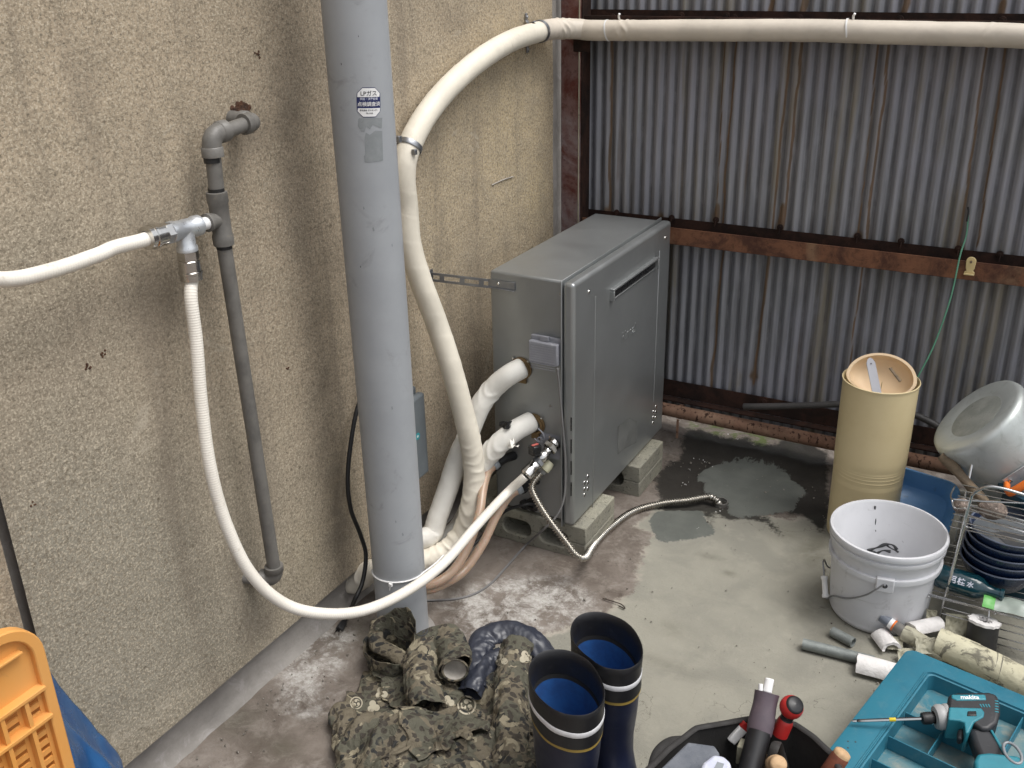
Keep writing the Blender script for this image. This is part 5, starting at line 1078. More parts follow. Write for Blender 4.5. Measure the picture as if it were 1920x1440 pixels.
    for px, py, n, sp in ((1300,859,1,1),(1320,864,6,9),(1338,874,1,2),(1382,822,3,4),(1366,814,1,1),(1285,908,2,3),(1290,880,2,10),(1308,990,2,3),(1244,940,2,3),(1558,1180,2,4),(1290,905,4,16),(1350,957,3,8)):
        for i in range(n):
            c = P(px+rs.uniform(-sp, sp), py+rs.uniform(-sp*.4, sp*.4), z=.006 if py > 830 else .06); s = rs.uniform(.0007, .0019); m.box(c, (s*rs.uniform(1, 2.4), s*rs.uniform(.8, 1.6), s), np.linalg.qr(rs.normal(size=(3, 3)))[0])
    o = m.build('foam_crumbs', M['foam'], None, 60); tag(o, 'tiny white foam crumbs scattered over the wet concrete', 'crumbs', kind='stuff')
scraps()
def grit():
    m = MB(); rs = np.random.RandomState(21)
    def put(c, s): m.box(c, (s*rs.uniform(.8, 1.8), s*rs.uniform(.7, 1.3), s*rs.uniform(.5, 1)), np.linalg.qr(rs.normal(size=(3, 3)))[0])
    for i in range(520):
        if i % 4 == 0: c = np.array([XW+.01+abs(rs.normal())*.05, rs.uniform(.9, 1.9), .005])      # along the wall foot
        elif i % 4 == 1: c = np.array([rs.uniform(-1., .3), 2.70-abs(rs.normal())*.07, .005])     # along the kerb
        elif i % 4 == 2: c = np.array([rs.uniform(-1.3, -.8), rs.uniform(1.2, 2.1), .006])
        else: c = np.array([rs.uniform(-.8, .1), rs.uniform(1.3, 2.6), .004])
        put(c, rs.choice([.0014, .002, .0028, .004], p=[.4, .35, .2, .05]))
    o = m.build('grit', simple('grit', (.13, .115, .095), .95, c2=(.26, .24, .21), sc=90), None); tag(o, 'fine grit and tiny stones scattered over the concrete', 'grit', kind='stuff')
grit()
# ------------------------------------------------------------------ teal tool case and impact driver
ZL = .125
def case():
    a, b, c, d = P(1685, 1234, z=ZL), P(1559.6, 1409, z=ZL), P(1719.6, 1218.6, z=ZL), P(1920, 1305, z=ZL)
    v = (b-a); v /= np.linalg.norm(v); u = d-c; u /= np.linalg.norm(u)
    # square the two edge directions to each other
    h = (u-v); h /= np.linalg.norm(h); g = (u+v); g /= np.linalg.norm(g); u = (h+g)/math.sqrt(2); v = (g-h)/math.sqrt(2)
    A = np.array([[u[0], -v[0]], [u[1], -v[1]]]); 
    # corner = meeting point of both edges
    s = np.linalg.solve(np.array([[v[0], -u[0]], [v[1], -u[1]]]), (c-a)[:2]); O = a+v*s[0]
    LU, LV = .40, .52; ez = np.array([0, 0, 1.]); Rm = [u, v, ez]
    t = thing('tool_case', 'teal plastic power tool case with compartments in its lid', 'tool case', O)
    cc = O+u*LU/2+v*LV/2
    def plate(hx, hy, rad, z, cx=0., cy=0., n=7):
        pts = []
        for k, (sx, sy) in enumerate([(1, 1), (-1, 1), (-1, -1), (1, -1)]):
            for q in np.linspace(0, np.pi/2, n): q2 = q+k*np.pi/2; pts.append(cc+u*(cx+sx*(hx-rad)+rad*math.cos(q2))+v*(cy+sy*(hy-rad)+rad*math.sin(q2))+ez*(z-O[2]))
        return np.array(pts)
    def loft(rings, name, mt, cap0=False, cap1=False, ang=35, par=None):
        n = len(rings[0]); m = MB(); V = np.array(rings); f = [(i*n+j, i*n+(j+1) % n, (i+1)*n+(j+1) % n, (i+1)*n+j) for i in range(len(rings)-1) for j in range(n)]
        if cap0: f.append(tuple(range(n)))
        if cap1: f.append(tuple((len(rings)-1)*n+j for j in range(n)))
        m.add(V.reshape(-1, 3), f); return m.build(name, mt, par or t, ang)
    hx, hy = LU/2, LV/2; ix, iy = hx-.062, hy-.058; cx = .006
    loft([plate(hx-.012, hy-.012, .02, .0), plate(hx-.006, hy-.006, .022, .01), plate(hx-.005, hy-.005, .022, ZL-.038), plate(hx-.001, hy-.001, .022, ZL-.034), plate(hx, hy, .022, ZL-.008), plate(hx-.002, hy-.002, .021, ZL-.002), plate(hx-.006, hy-.006, .02, ZL),
          plate(ix+.012, iy+.012, .018, ZL, cx), plate(ix+.0105, iy+.0105, .018, ZL+.0022, cx), plate(ix+.008, iy+.008, .017, ZL+.0022, cx), plate(ix+.007, iy+.007, .016, ZL-.002, cx), plate(ix+.004, iy+.004, .015, ZL-.002, cx), plate(ix+.003, iy+.003, .014, ZL+.001, cx), plate(ix, iy, .012, ZL, cx), plate(ix-.002, iy-.002, .011, ZL-.034, cx)], 'case_shell', M['box'], True, True)
    fl = plate(ix-.003, iy-.003, .010, ZL-.0335, cx); MB().add(fl, [tuple(range(len(fl)))]).build('tray_floor', simple('dusty_teal', (.03, .15, .20), .7, c2=(.17, .22, .21), sc=11, dirt=(.24, .25, .22), dsc=26, dth=(.5, .7)), t)
    # tray partitions
    for q in (-.33, .08, .45): 
        MB().box(cc+u*cx+v*(q*iy)+ez*(ZL-.018-O[2]), (2*ix-.006, .0025, .030), Rm).build('tray_divider', M['box'], t, bevel=.0008)
    for q, w0, w1 in ((-.45, -.33, .08), (.0, .08, .45), (.3, -.98, -.33), (-.2, .45, .98)):
        MB().box(cc+u*(cx+q*ix)+v*((w0+w1)/2*iy)+ez*(ZL-.018-O[2]), (.0025, (w1-w0)*iy-.004, .030), Rm).build('tray_divider', M['box'], t, bevel=.0008)
    # transparent tray lid is missing: hinge strip
    MB().box(cc+u*(cx-ix-.006)+v*0+ez*(ZL+.002-O[2]), (.0022, 2*iy*.98, .0022), Rm).build('hinge_strip', M['box'], t)
    for q in (.12, .30): MB().box(cc+u*(hx-.0)+v*((-1)**int(q*10)*.12)+ez*(ZL-.05-O[2]), (.012, .05, .05), Rm).build('case_latch', M['box'], t, bevel=.003)
    for px, py in ((1590,1390),(1604,1391),(1590,1402)): q = P(px, py, z=ZL+.0003); MB().lathe([(0, .0003), (.0016, .0003), (.0018, 0)], q, seg=8).build('ink_dot', M['dark'], t)
    return u, v
CU, CV = case()
def driver():
    # lies flat on its side on the case; bit points left
    z = ZL+.038
    tip, chk = P(1597, 1352, z=ZL+.012), P(1733, 1347, z=z-.006); back = P(1868, 1330, z=z); back = chk+(back-chk)
    ax_ = chk-tip; ax_ /= np.linalg.norm(ax_); e = P(1870, 1336, z=z+.004)
    a2 = e-chk; L2 = np.linalg.norm(a2); a2 /= L2
    dn = P(1850, 1430, z=z-.012)-P(1812, 1360, z=z); dn -= a2*(dn@a2); dn /= np.linalg.norm(dn); nn = np.cross(a2, dn); nn = nn if nn[2] > 0 else -nn
    t = thing('impact_driver', 'black and teal cordless impact driver with a long bit lying on the case', 'power drill', chk)
    m = MB(); L = np.linalg.norm(chk-tip); m.lathe([(0, 0), (.0022, .001), (.0030, .006), (.0022, .009), (.0032, .011), (.0032, L*.50), (.0032, L)], tip, chk-tip, 6, cap=False); bit = m.build('driver_bit', M['chrome'], t, 30)
    MB().lathe([(.0036, L*.52), (.0038, L*.53), (.0038, L*.60), (.0036, L*.61)], tip, chk-tip, 16).build('yellow_ring', M['yel'], bit, 60)
    MB().lathe([(.006, -.006), (.0105, -.004), (.0115, .0), (.0115, .012), (.009, .016), (.009, .024)], chk, a2, 24, cap=True).build('chuck_sleeve', M['black'], t, 50)
    MB().lathe([(.012, .018), (.0205, .020), (.0235, .026), (.0235, .033), (.0215, .036), (.0235, .039), (.0235, .047), (.021, .050), (.014, .051)], chk, a2, 36).build('nose_ring', M['nose'], t, 50)
    # outline of the housing in the plane of a2/dn, given as photo positions, with thickness along nn
    def pl(px, py):
        d = ray(px, py); o = chk; tt = ((o-CAM)@nn)/(d@nn); return CAM+d*tt
    def slab(pts, th, name, mt, off=0., bv=.006, par=None, seg=3):
        q = np.array([pl(a, b) for a, b in pts]); return MB().prism(q-nn*(th/2-off), nn*th).build(name, mt, par or t, bevel=bv, bseg=seg)
    slab([(1775,1318),(1790,1314),(1850,1313),(1866,1318),(1871,1335),(1872,1352),(1866,1372),(1850,1384),(1836,1384),(1822,1372),(1790,1362),(1776,1368),(1772,1345)], .050, 'motor_housing', M['drv'], 0, .012, seg=4)
    slab([(1776,1343),(1836,1345),(1842,1353),(1840,1362),(1822,1372),(1812,1392),(1806,1392),(1804,1372),(1796,1369),(1774,1367)], .054, 'teal_housing', M['drvt'], 0, .004)
    slab([(1780,1319),(1843,1319),(1846,1330),(1790,1331),(1780,1326)], .0535, 'logo_plate', M['drvt'], 0, .003)
    slab([(1812,1374),(1842,1372),(1858,1382),(1872,1402),(1886,1432),(1896,1462),(1866,1464),(1842,1446),(1826,1412)], .034, 'grip', M['drv'], 0, .010, seg=4)
    slab([(1795,1372),(1806,1370),(1808,1380),(1803,1392),(1794,1390)], .018, 'trigger', M['drv'], 0, .004)
    slab([(1853,1380),(1858,1380),(1884,1424),(1880,1428)], .037, 'grip_inlay', M['drvt'], 0, .002)
    slab([(1828,1432),(1850,1430),(1900,1436),(1930,1450),(1930,1500),(1830,1500),(1822,1446)], .060, 'battery_foot', M['drvt'], 0, .006)
    slab([(1810,1352),(1826,1352),(1827,1361),(1809,1361)], .058, 'mode_button', M['blackg'], 0, .0015)
    for k in range(4): slab([(1832+k*5,1337),(1835+k*5,1337),(1838+k*5,1343),(1836+k*5,1343)], .0515, 'vent_slot', M['drvt'], 0, .0003, seg=1)
    for k in range(5): slab([(1861,1330+k*5),(1868,1331+k*5),(1868,1333+k*5),(1861,1332+k*5)], .0515, 'vent_slot', M['drvt'], 0, .0003, seg=1)
    p, q = pl(1789, 1325), pl(1838, 1326); xd = (q-p); w = np.linalg.norm(xd); xd /= w; yd = np.cross(nn, xd)
    text_mb('makita', .0125, (p+q)/2+nn*.0272, xd, yd, bold=.0003, shear=.15).build('maker_lettering', M['white'], t)
    # wrist clip: smoky loop
    c = pl(1893, 1432)+nn*.03
    th = np.linspace(0, 2*np.pi, 30); MB().tube(np.array([c+a2*.013*math.cos(q)+dn*.022*math.sin(q)-a2*.3*0 for q in th]), .0028, 8, cap=False).build('hook_loop', M['clear'], t, 180)
driver()
# ------------------------------------------------------------------ black tool bag
def toolbag():
    z = .22; t = thing('tool_bag', 'open black canvas tool bag full of hand tools at the bottom edge', 'tool bag', P(1400, 1500, z=0))
    rim = [P(a, b, z=z+dz) for a, b, dz in ((1205,1450,0),(1250,1405,0),(1303,1364,.004),(1405,1346,0),(1490,1356,0),(1530,1383,0),(1566,1416,0),(1590,1470,0),(1560,1600,0),(1400,1640,0),(1220,1600,0))]
    n = len(rim); c = sum(rim)/n; rim = np.array(rim)
    def ring(k, z_, w=0.): q = c+(rim-c)*k; q[:, 2] = z_ if z_ is not None else rim[:, 2]; return q
    def sub(q):   # smooth the corners a little
        out = []
        for i in range(n): a, b = q[i], q[(i+1) % n]; out += [a*.93+b*.07, a*.5+b*.5, a*.07+b*.93]
        return np.array(out)
    R_ = [sub(ring(.80, 0)), sub(ring(.86, .05)), sub(ring(.93, .14)), sub(ring(1.0, None)), sub(ring(.965, None)), sub(ring(.90, .14)), sub(ring(.80, .02))]
    k = 3*n; V = np.array(R_); V = V+.0018*nz(V.reshape(-1, 3), 30, 2).reshape(V.shape[:2])[..., None]
    m = MB(); m.add(V.reshape(-1, 3), [(i*k+j, i*k+(j+1) % k, (i+1)*k+(j+1) % k, (i+1)*k+j) for i in range(6) for j in range(k)]+[tuple(range(k)), tuple(6*k+j for j in range(k))]); m.build('bag_body', M['bag'], t, 60)
    rr = (V[3]+V[4])/2; rr = np.concatenate([rr, rr[:2]]); MB().tube(smooth_path(rr, .006), .0048, 8, cap=False, flat=(1.2, .8)).build('bag_binding', M['bagtrim'], t, 60)
    hs = smooth_path([P(1222,1450,z=.15), P(1233,1412,z=.16), P(1256,1392,z=.17), P(1285,1388,z=.17)], .005); MB().tube(hs, .010, 10, flat=(1, .5)).build('bag_handle', M['bagtrim'], t, 60)
    MB().tube(smooth_path([P(1440,1440,z=.20), P(1452,1402,z=.235), P(1458,1392,z=.22), P(1462,1404,z=.2), P(1472,1440,z=.16)], .004), .005, 8, flat=(1.6, .5)).build('bag_strap', M['bagtrim'], t, 60)
    f = lambda a, b, zz: P(a, b, z=zz)
    # rubber mallet with purple-grey grip, end up
    a, b = f(1392, 1500, .16), f(1424, 1372, .235); d = (b-a)/np.linalg.norm(b-a); e = f(1438, 1300, .285)
    t2 = thing('mallet', 'black handled tool with purple grey grip and white end cap standing in the bag', 'hand tool', a)
    MB().tube(smooth_path([a, a*.5+b*.5, b], .005), .0205, 28).build('black_handle', M['bootk'], t2, 50)
    MB().tube(smooth_path([b-d*.004, b*.6+e*.4, e, e+(e-b)*.02], .004), lambda s, th, P_: .0195+.0012*np.sin(th*2+1)+.0010*np.sin(s*90), 28, flat=(1.05, .82)).build('grip_sleeve', M['sleeve'], t2, 50)
    ee = (e-b)/np.linalg.norm(e-b); MB().tube([e+ee*.001, e+ee*.026], .0072, 18, flat=(1.1, .9)).build('white_cap', M['white'], t2, bevel=.002); s = np.cross(ee, camdir(0, 0, 1)); s /= -np.linalg.norm(s)
    MB().tube([e+ee*.001+s*.012, e+ee*.013+s*.014], .004, 12).build('white_pin', M['white'], t2, bevel=.001)
    MB().tube(smooth_path([e-s*.017+camdir(0,0,.006)*.006, e*.5+b*.5-s*.019, b-s*.012+camdir(0,0,1)*.012], .004), .0016, 8).build('red_seam', M['pinkred'], t2, 180)
    # stubby ball driver
    c = f(1484, 1326, .275); d = camdir(.22, .55, .8); q = c-d*.0
    t2 = thing('stubby_screwdriver', 'red ball grip screwdriver with a round black cap beside the mallet', 'screwdriver', c-d*.06)
    pr = [(.0205*math.sin(a_), -.0205*math.cos(a_)) for a_ in np.linspace(.55, 2.25, 16)]
    MB().lathe(pr, c, d, 40).build('red_ball', M['red'], t2, 60)
    MB().lathe([(.0160, .0128), (.0156, .0145), (.012, .0165), (0, .0182)], c, d, 32).build('black_cap', M['bootk'], t2, 60)
    dd = f(1465, 1370, .225)-c; MB().lathe([(.0125, .014), (.0105, .018), (.0102, .024), (.0125, .027), (.0142, .034), (.0142, .060), (.01, .062)], c, dd, 32).build('red_neck', M['red'], t2, 50)
    MB().lathe([(.0115, .014), (.0118, .020), (.0108, .024), (.0118, .026)], c, dd, 32).build('black_collar', M['bootk'], t2, 50)
    # scuffed clear box and pale cap
    q = [f(1228,1450,.235), f(1290,1390,.24), f(1340,1397,.24), f(1350,1412,.24), f(1320,1480,.235)]
    o = MB().prism(q, (0, 0, -.05)).build('parts_box', M['clearb'], None, bevel=.004, bseg=3); tag(o, 'scuffed smoky plastic parts box lying in the tool bag', 'box')
    c = f(1330, 1440, .262); t2 = thing('pale_container', 'pale blue translucent round ended container in the tool bag', 'container', c)
    q = [f(1300+0, 1470, .262), f(1318, 1428, .262), f(1338, 1412, .262), f(1358, 1416, .262), f(1371, 1428, .262), f(1372, 1445, .262), f(1362, 1480, .262)]
    MB().prism(q, (0, 0, -.035)).build('container_body', M['mist'], t2, bevel=.007, bseg=4); q = [f(a, b, .2632) for a, b in ((1345,1428),(1358,1432),(1352,1447),(1338,1442))]
    MB().add(q, [(0, 1, 2, 3)]).build('container_label', M['navy'] if False else M['clear'], t2)
    text_mb('R', .024, f(1296, 1440, .2362), (1, .1, 0), (-.1, 1, 0), bold=.001).build('red_letter', M['pinkred'], o)
    # wooden handles
    for k, (px, py, zz, r, dx, lab, mt) in enumerate(((1461,1433,.235,.0145,.1,'pale wooden tool handle end poking out of the bag','woodp'), (1583,1408,.235,.0145,.35,'red brown wooden handle with a bare pale tip at the bag corner','woodr'))):
        c = f(px, py, zz); d = camdir(.48, .85, .18) if k else camdir(-.05, .35, .95)
        t2 = thing(('wooden_file', 'wood_chisel')[k], lab, 'hand tool', c)
        MB().lathe([(0, .0), (r*.7, -.0005), (r*.95, -.003), (r, -.007), (r, -.010 if k else -.02)], c, d, 26).build('bare_tip', M['woodp'], t2, 60)
        MB().lathe([(r, -.0102 if k else -.0201), (r*1.06, -.013 if k else -.022), (r*1.06, -.10), (r*.9, -.102)], c, d, 26).build('handle_shaft', M[mt], t2, 50)
    o = MB().boxb(f(1393, 1402, .20)-[.008, .012, .03], f(1393, 1402, .20)+[.008, .012, .01]).build('olive_block', M['camo'] if False else M['scrap'], None, bevel=.002); tag(o, 'small olive grey block wedged beside the black handle in the bag', 'block')
    c = f(1560, 1443, .18); o = MB().lathe([(0, .016), (.010, .014), (.016, .004), (.016, -.03)], c, camdir(0, .5, .9), 24).build('round_container', M['white'], None, 60); tag(o, 'round white plastic container beside the red brown wooden handle', 'container')
    c = f(1382, 1378, .20); o = MB().box(c, (.035, .016, .012), [camdir(.6, .75, .2), camdir(-.75, .6, 0), camdir(0, 0, 1)]).build('red_white_cutter', M['white'], None, bevel=.002); tag(o, 'white and red cutter half hidden behind the mallet handle', 'cutter')
    MB().box(c+camdir(.6, .75, .2)*.022, (.012, .0165, .0125), [camdir(.6, .75, .2), camdir(-.75, .6, 0), camdir(0, 0, 1)]).build('red_end', M['red'], o, bevel=.001)
toolbag()
# ------------------------------------------------------------------ rubber boots
def boots():
    def boot(c, ang, lab, lean, ra, rb, zt, grp='navy rubber boots'):
        t = thing('rubber_boot', lab, 'boot', (c[0], c[1], 0), grp)
        ca, sa = math.cos(ang), math.sin(ang); ez = np.array([0, 0, 1.])
        F = np.array([ca, sa, 0]); S_ = np.array([-sa, ca, 0])          # F: towards the toe
        c = np.array([c[0], c[1], 0.])
        n = 56; th = np.arange(n)/n*2*np.pi
        def ring(z, a, b, off=0., tilt=0.): 
            base = c+F*off+np.array(lean)*z/zt; q = base+a*np.cos(th)[:, None]*F+b*np.sin(th)[:, None]*S_+ez*z
            q[:, 2] += tilt*np.cos(th); return q
        sh = []
        for z, a, b, off, tl in ((.0,.115,.042,.055,0),(.012,.118,.044,.055,0),(.03,.112,.042,.05,0),(.055,.098,.042,.035,0),(.08,.075,.042,.014,0),(.11,.062,.046,.003,0),(.15,.060,.050,0,0),(.2,.064,.055,0,.002),(.24,ra*.95,rb*.93,0,.004),(zt-.075,ra*.98,rb*.97,0,.005)): sh.append(ring(z, a, b, off, tl))
        def skin(rings, name, mt, cap=False, capend=False, par=None):
            V = np.array(rings).reshape(-1, 3); V = V+(.0012*nz(V, 38, 2)+.0035*nz(V*np.array([1, 1, .5]), 20, 5)*np.clip((V[:, 2]-.12)*6, 0, 1))[:, None]*np.array([1, 1, .6]); k = len(rings)
            m = MB(); f = [(i*n+j, i*n+(j+1) % n, (i+1)*n+(j+1) % n, (i+1)*n+j) for i in range(k-1) for j in range(n)]
            if cap: f.append(tuple(range(n)))
            if capend: f.append(tuple((k-1)*n+j for j in range(n)))
            m.add(V, f); return m.build(name, mt, par or t, 60)
        skin(sh, 'boot_shaft', M['bootn'], True)
        e = -.010
        z0 = zt-.075
        skin([ring(z0-.003, ra*.98, rb*.97, 0, e), ring(z0-.003, ra*1.0, rb*.99, 0, e), ring(z0+.003, ra*1.0, rb*.99, 0, e), ring(z0+.003, ra*.98, rb*.97, 0, e)], 'gold_stripe', M['gold'])
        skin([ring(z0+.0032, ra*.985, rb*.975, 0, e), ring(z0+.0035, ra*1.0+.0006, rb*.99+.0006, 0, e), ring(zt-.046, ra*1.01, rb*1.0, 0, e), ring(zt-.034, ra*1.012, rb*1.004, 0, e), ring(zt-.012, ra*1.03, rb*1.02, 0, e+.002), ring(zt, ra*1.045, rb*1.035, 0, e+.003), ring(zt+.0015, ra*1.03, rb*1.02, 0, e+.003), ring(zt-.002, ra*.985, rb*.97, 0, e+.003), ring(zt-.02, ra*.965, rb*.955, 0, e), ring(zt-.050, ra*.945, rb*.935, 0, e)], 'boot_cuff', M['bootk'])
        skin([ring(zt-.046, ra*1.012, rb*1.002, 0, e), ring(zt-.045, ra*1.022, rb*1.014, 0, e), ring(zt-.036, ra*1.024, rb*1.016, 0, e), ring(zt-.035, ra*1.014, rb*1.006, 0, e)], 'reflective_band', M['refl'])
        skin([ring(zt-.0505, ra*.945, rb*.935, 0, e), ring(zt-.066, ra*.935, rb*.925, 0, e), ring(zt-.067, ra*.93, rb*.92, 0, e)], 'boot_lining', M['felt'], False, False)
        skin([ring(zt-.060, ra*.925, rb*.915, 0, e), ring(zt-.075, ra*.90, rb*.89, 0, e), ring(zt-.11, ra*.86, rb*.84, 0, e*.5), ring(zt-.15, ra*.78, rb*.76, 0, 0), ring(.11, ra*.62, rb*.55, 0, 0), ring(.09, .01, .01, 0, 0)], 'blue_inner_sock', M['felt_b'])
        skin([ring(-.0, .119, .046, .055, 0), ring(.014, .120, .047, .055, 0), ring(.015, .112, .042, .055, 0)], 'boot_sole', M['bootk'], True)
    zt = .35
    l, r_, tp, bt = P(995, 1250, z=zt), P(1153, 1275, z=zt), P(1070, 1222, z=zt), P(1080, 1338, z=zt)
    c = (l+r_)/2
    boot((( l[0]+r_[0])/2, (tp[1]+bt[1])/2-.006), -.62, 'navy rubber boot nearest the camera, with white and gold bands', (0, 0, 0), .0770, .0585, zt)
    l, r_, tp, bt = P(1056, 1195, z=zt), P(1208, 1225, z=zt), P(1125, 1163, z=zt), P(1140, 1275, z=zt)
    boot(((l[0]+r_[0])/2, (tp[1]+bt[1])/2+.026), -.58, 'navy rubber boot standing behind the nearer one', (0, 0, 0), .0755, .0570, zt)
boots()
# ------------------------------------------------------------------ camouflage jacket heap
def settle(V, rest, iters=170, drag=.93, g=.0011, floor=None, seed=0, bend=.25, pin=None):
    """position-based cloth: the sheet is cut longer than its outline, so it buckles into folds"""
    n, m = V.shape[:2]; idx = np.arange(n*m).reshape(n, m); X = V.reshape(-1, 3).copy(); rs = np.random.RandomState(seed); X += rs.normal(size=X.shape)*.0006; Xp = X.copy()
    cons = []
    def add(a, b, k, w): a, b = a.ravel(), b.ravel(); L = np.linalg.norm(V.reshape(-1, 3)[a]-V.reshape(-1, 3)[b], axis=1)*k; cons.append((a, b, L, w))
    add(idx[:-1], idx[1:], rest[0], 1.); add(idx[:, :-1], idx[:, 1:], rest[1], 1.); rd = math.hypot(*rest)/1.414
    add(idx[:-1, :-1], idx[1:, 1:], rd, .5); add(idx[1:, :-1], idx[:-1, 1:], rd, .5)
    for s, w in ((2, bend), (4, bend*.6)): add(idx[:-s], idx[s:], rest[0], w); add(idx[:, :-s], idx[:, s:], rest[1], w)
    N_ = n*m
    for it in range(iters):
        grow = min(1., .3+it/iters*1.2)
        v = (X-Xp)*drag; Xp = X.copy(); X = X+v; X[:, 2] -= g
        for _ in range(3):
            for a, b, L, w in cons:
                L0 = L/(1+0)*1.; d = X[b]-X[a]; l = np.linalg.norm(d, axis=1)+1e-9
                LL = l*(1-grow)*0+L
                if w < 1: diff = np.where(l < LL, (l-LL)/l, 0)*.5*w*.5 if w <= bend else (l-LL)/l*.5*w*.5
                else: diff = (l-LL)/l*.5*.45
                q = d*diff[:, None]
                for k in range(3): X[:, k] += np.bincount(a, q[:, k], N_)*.6-np.bincount(b, q[:, k], N_)*.6
            fl = floor(X[:, 0], X[:, 1]); bad = X[:, 2] < fl; X[bad, 2] = fl[bad]; Xp[bad] = Xp[bad]*.3+X[bad]*.7
            if pin is not None: X[pin[0]] = pin[1]
    return X.reshape(n, m, 3)
def cloth_obj(V, name, mt, par, sub=1, thick=.0012):
    o = MB().grid(V).build(name, mt, par, 180)
    if sub: s = o.modifiers.new('sub', 'SUBSURF'); s.levels = s.render_levels = sub
    s = o.modifiers.new('thick', 'SOLIDIFY'); s.thickness = thick; s.offset = 0
    return o
def jacket():
    t = thing('camouflage_jacket', 'crumpled olive camouflage rain jacket dropped on the ground beside the boots', 'jacket', P(860, 1400, z=0))
    # mound under the cloth
    lumps = [(880,1400,.11,.105),(760,1400,.10,.09),(960,1380,.09,.09),(820,1290,.07,.055),(700,1390,.07,.06),(930,1290,.06,.05),(850,1500,.16,.11),(1000,1470,.08,.09)]
    LC = [(P(a, b, z=h*.6), r, h) for a, b, r, h in lumps]
    def mound(x, y):
        z = 0*x+.004; q = np.stack([x, y, 0*x], -1)
        for c, r, h in LC: z = np.maximum(z, h*np.exp(-((x-c[0])**2+(y-c[1])**2)/r**2*1.1))
        rg = (1-np.abs(nz(q@np.array([[.8, .6, 0], [-.6, .8, 0], [0, 0, 1.]])*np.array([1, .45, 1]), 34, 4, 2)))**4
        return z*(1+.15*nz(q, 22, 2))+.030*rg*np.clip(z*25, 0, 1)
    def sheet(px_corners, nx, ny, rest, seed, zo=.03, iters=150, lift=None, bend=.25):
        a, b, c, d = [P(q[0], q[1], z=.05) for q in px_corners]; S_, T_ = np.meshgrid(np.linspace(0, 1, nx), np.linspace(0, 1, ny), indexing='ij')
        V = ((1-S_)*(1-T_))[..., None]*a+(S_*(1-T_))[..., None]*b+(S_*T_)[..., None]*c+((1-S_)*T_)[..., None]*d
        q3 = np.stack([S_*4, T_*4, 0*S_], -1)
        # uneven hem
        V[..., 0] += .010*nz(q3, 3, seed)*1; V[..., 1] += .010*nz(q3, 3, seed+3)
        V[..., 2] = mound(V[..., 0], V[..., 1])+zo+.010*nz(q3, 2.2, seed+5)+.013*nz(q3, 6.5, seed+9)
        return settle(V, rest, iters, floor=lambda x, y: mound(x, y)*.93+.003, seed=seed, bend=bend)
    # body: back panel, left flap, right panel
    body = sheet([(690,1245),(1010,1270),(1070,1600),(600,1600)], 84, 84, (1.36, 1.26), 3, bend=.14)
    ob = cloth_obj(body, 'jacket_body', M['camo'], t)
    left = sheet([(655,1290),(800,1310),(820,1520),(610,1520)], 54, 60, (1.34, 1.3), 8, .045, bend=.14)
    left[..., 2] += .010; cloth_obj(left, 'left_flap', M['camo'], t)
    band = sheet([(700,1195),(800,1190),(905,1420),(800,1440)], 40, 70, (1.5, 1.2), 14, .055, bend=.14)
    band[..., 2] += .016; cloth_obj(band, 'front_panel', M['camo'], t)
    # sleeves: crumpled tubes
    def sleeve(L, r, seed, mt='camo', name='sleeve', flat=(1.15, .8), open_end=True, fold=.27, n=48):
        p = smooth_path([P(a, b, z=z) for a, b, z in L], .0035)
        def f(s, th, P_):
            q = np.stack([np.cos(th)+0*s, np.sin(th)+0*s, s*26+0*th], -1); w = nz(q, 2.2, seed)
            g = np.sin(s*2*np.pi/.034+2.2*np.sin(th+seed)+3*nz(np.stack([0*s, 0*s, s*10], -1), 3, seed))
            lf = np.sin(3*th+5*nz(np.stack([0*s, 0*s, s*9], -1), 2, seed+2)); g = np.sin(g*1.4+s*40*nz(np.stack([np.cos(th)+0*s, np.sin(th)+0*s, s*5+0*th], -1), 1.3, seed+4)); return r*(1+fold*(-np.abs(w)*1.9+.45)+.05*(1-np.abs(g))+.09*lf*(fold > .2)-.02)
        o = MB().tube(p, f, n, cap=False, flat=flat).build(name, M[mt], t, 180); s = o.modifiers.new('sub', 'SUBSURF'); s.levels = s.render_levels = 1; s = o.modifiers.new('thick', 'SOLIDIFY'); s.thickness = .0012
        return p, o
    p, s1 = sleeve([(800,1330,.07),(790,1270,.075),(800,1215,.075),(832,1200,.085),(850,1232,.095),(853,1256,.105)], .031, 2)
    d = p[-1]-p[-4]; d /= np.linalg.norm(d)
    MB().lathe([(.0245, -.003), (.029, .0), (.0295, .003), (.0265, .005), (.024, .002)], p[-1], d, 34, sq=.9).build('cuff', M['camo'], s1, 180)
    MB().lathe([(.0245, .002), (.022, -.012), (.012, -.022), (.0, -.024)], p[-1], d, 30, sq=.9).build('cuff_lining', M['lining'], s1, 180)
    p, s2 = sleeve([(962,1560,.08),(960,1440,.09),(955,1360,.09),(958,1290,.085),(965,1240,.08),(968,1208,.085)], .034, 5, flat=(1.0, .75))
    d = p[-1]-p[-4]; d /= np.linalg.norm(d); MB().lathe([(.023, -.004), (.0285, -.001), (.029, .002), (.024, .003), (.020, -.012), (.0, -.02)], p[-1], d, 30, sq=.5).build('cuff', M['camo'], s2, 180)
    # hood standing up at the back: a bowl-shaped fold with dark inside
    hc = np.array([P(765, 1205, z=.03)[0], 1.435, 0]); th = np.linspace(0, 2*np.pi, 64); zz = np.linspace(0, 1, 16)
    TH, ZZ = np.meshgrid(th, zz, indexing='ij'); q3 = np.stack([np.cos(TH), np.sin(TH), ZZ], -1); q2 = np.stack([np.cos(TH), np.sin(TH), 0*ZZ], -1)
    rr = (.050+.010*ZZ)*(1+.20*nz(q2, 3, 3)+.10*nz(q3, 6, 8)); H_ = (.060+.075*np.clip(np.sin(TH+.2), 0, 1)**.7)*(1+.16*nz(q2, 4, 7))
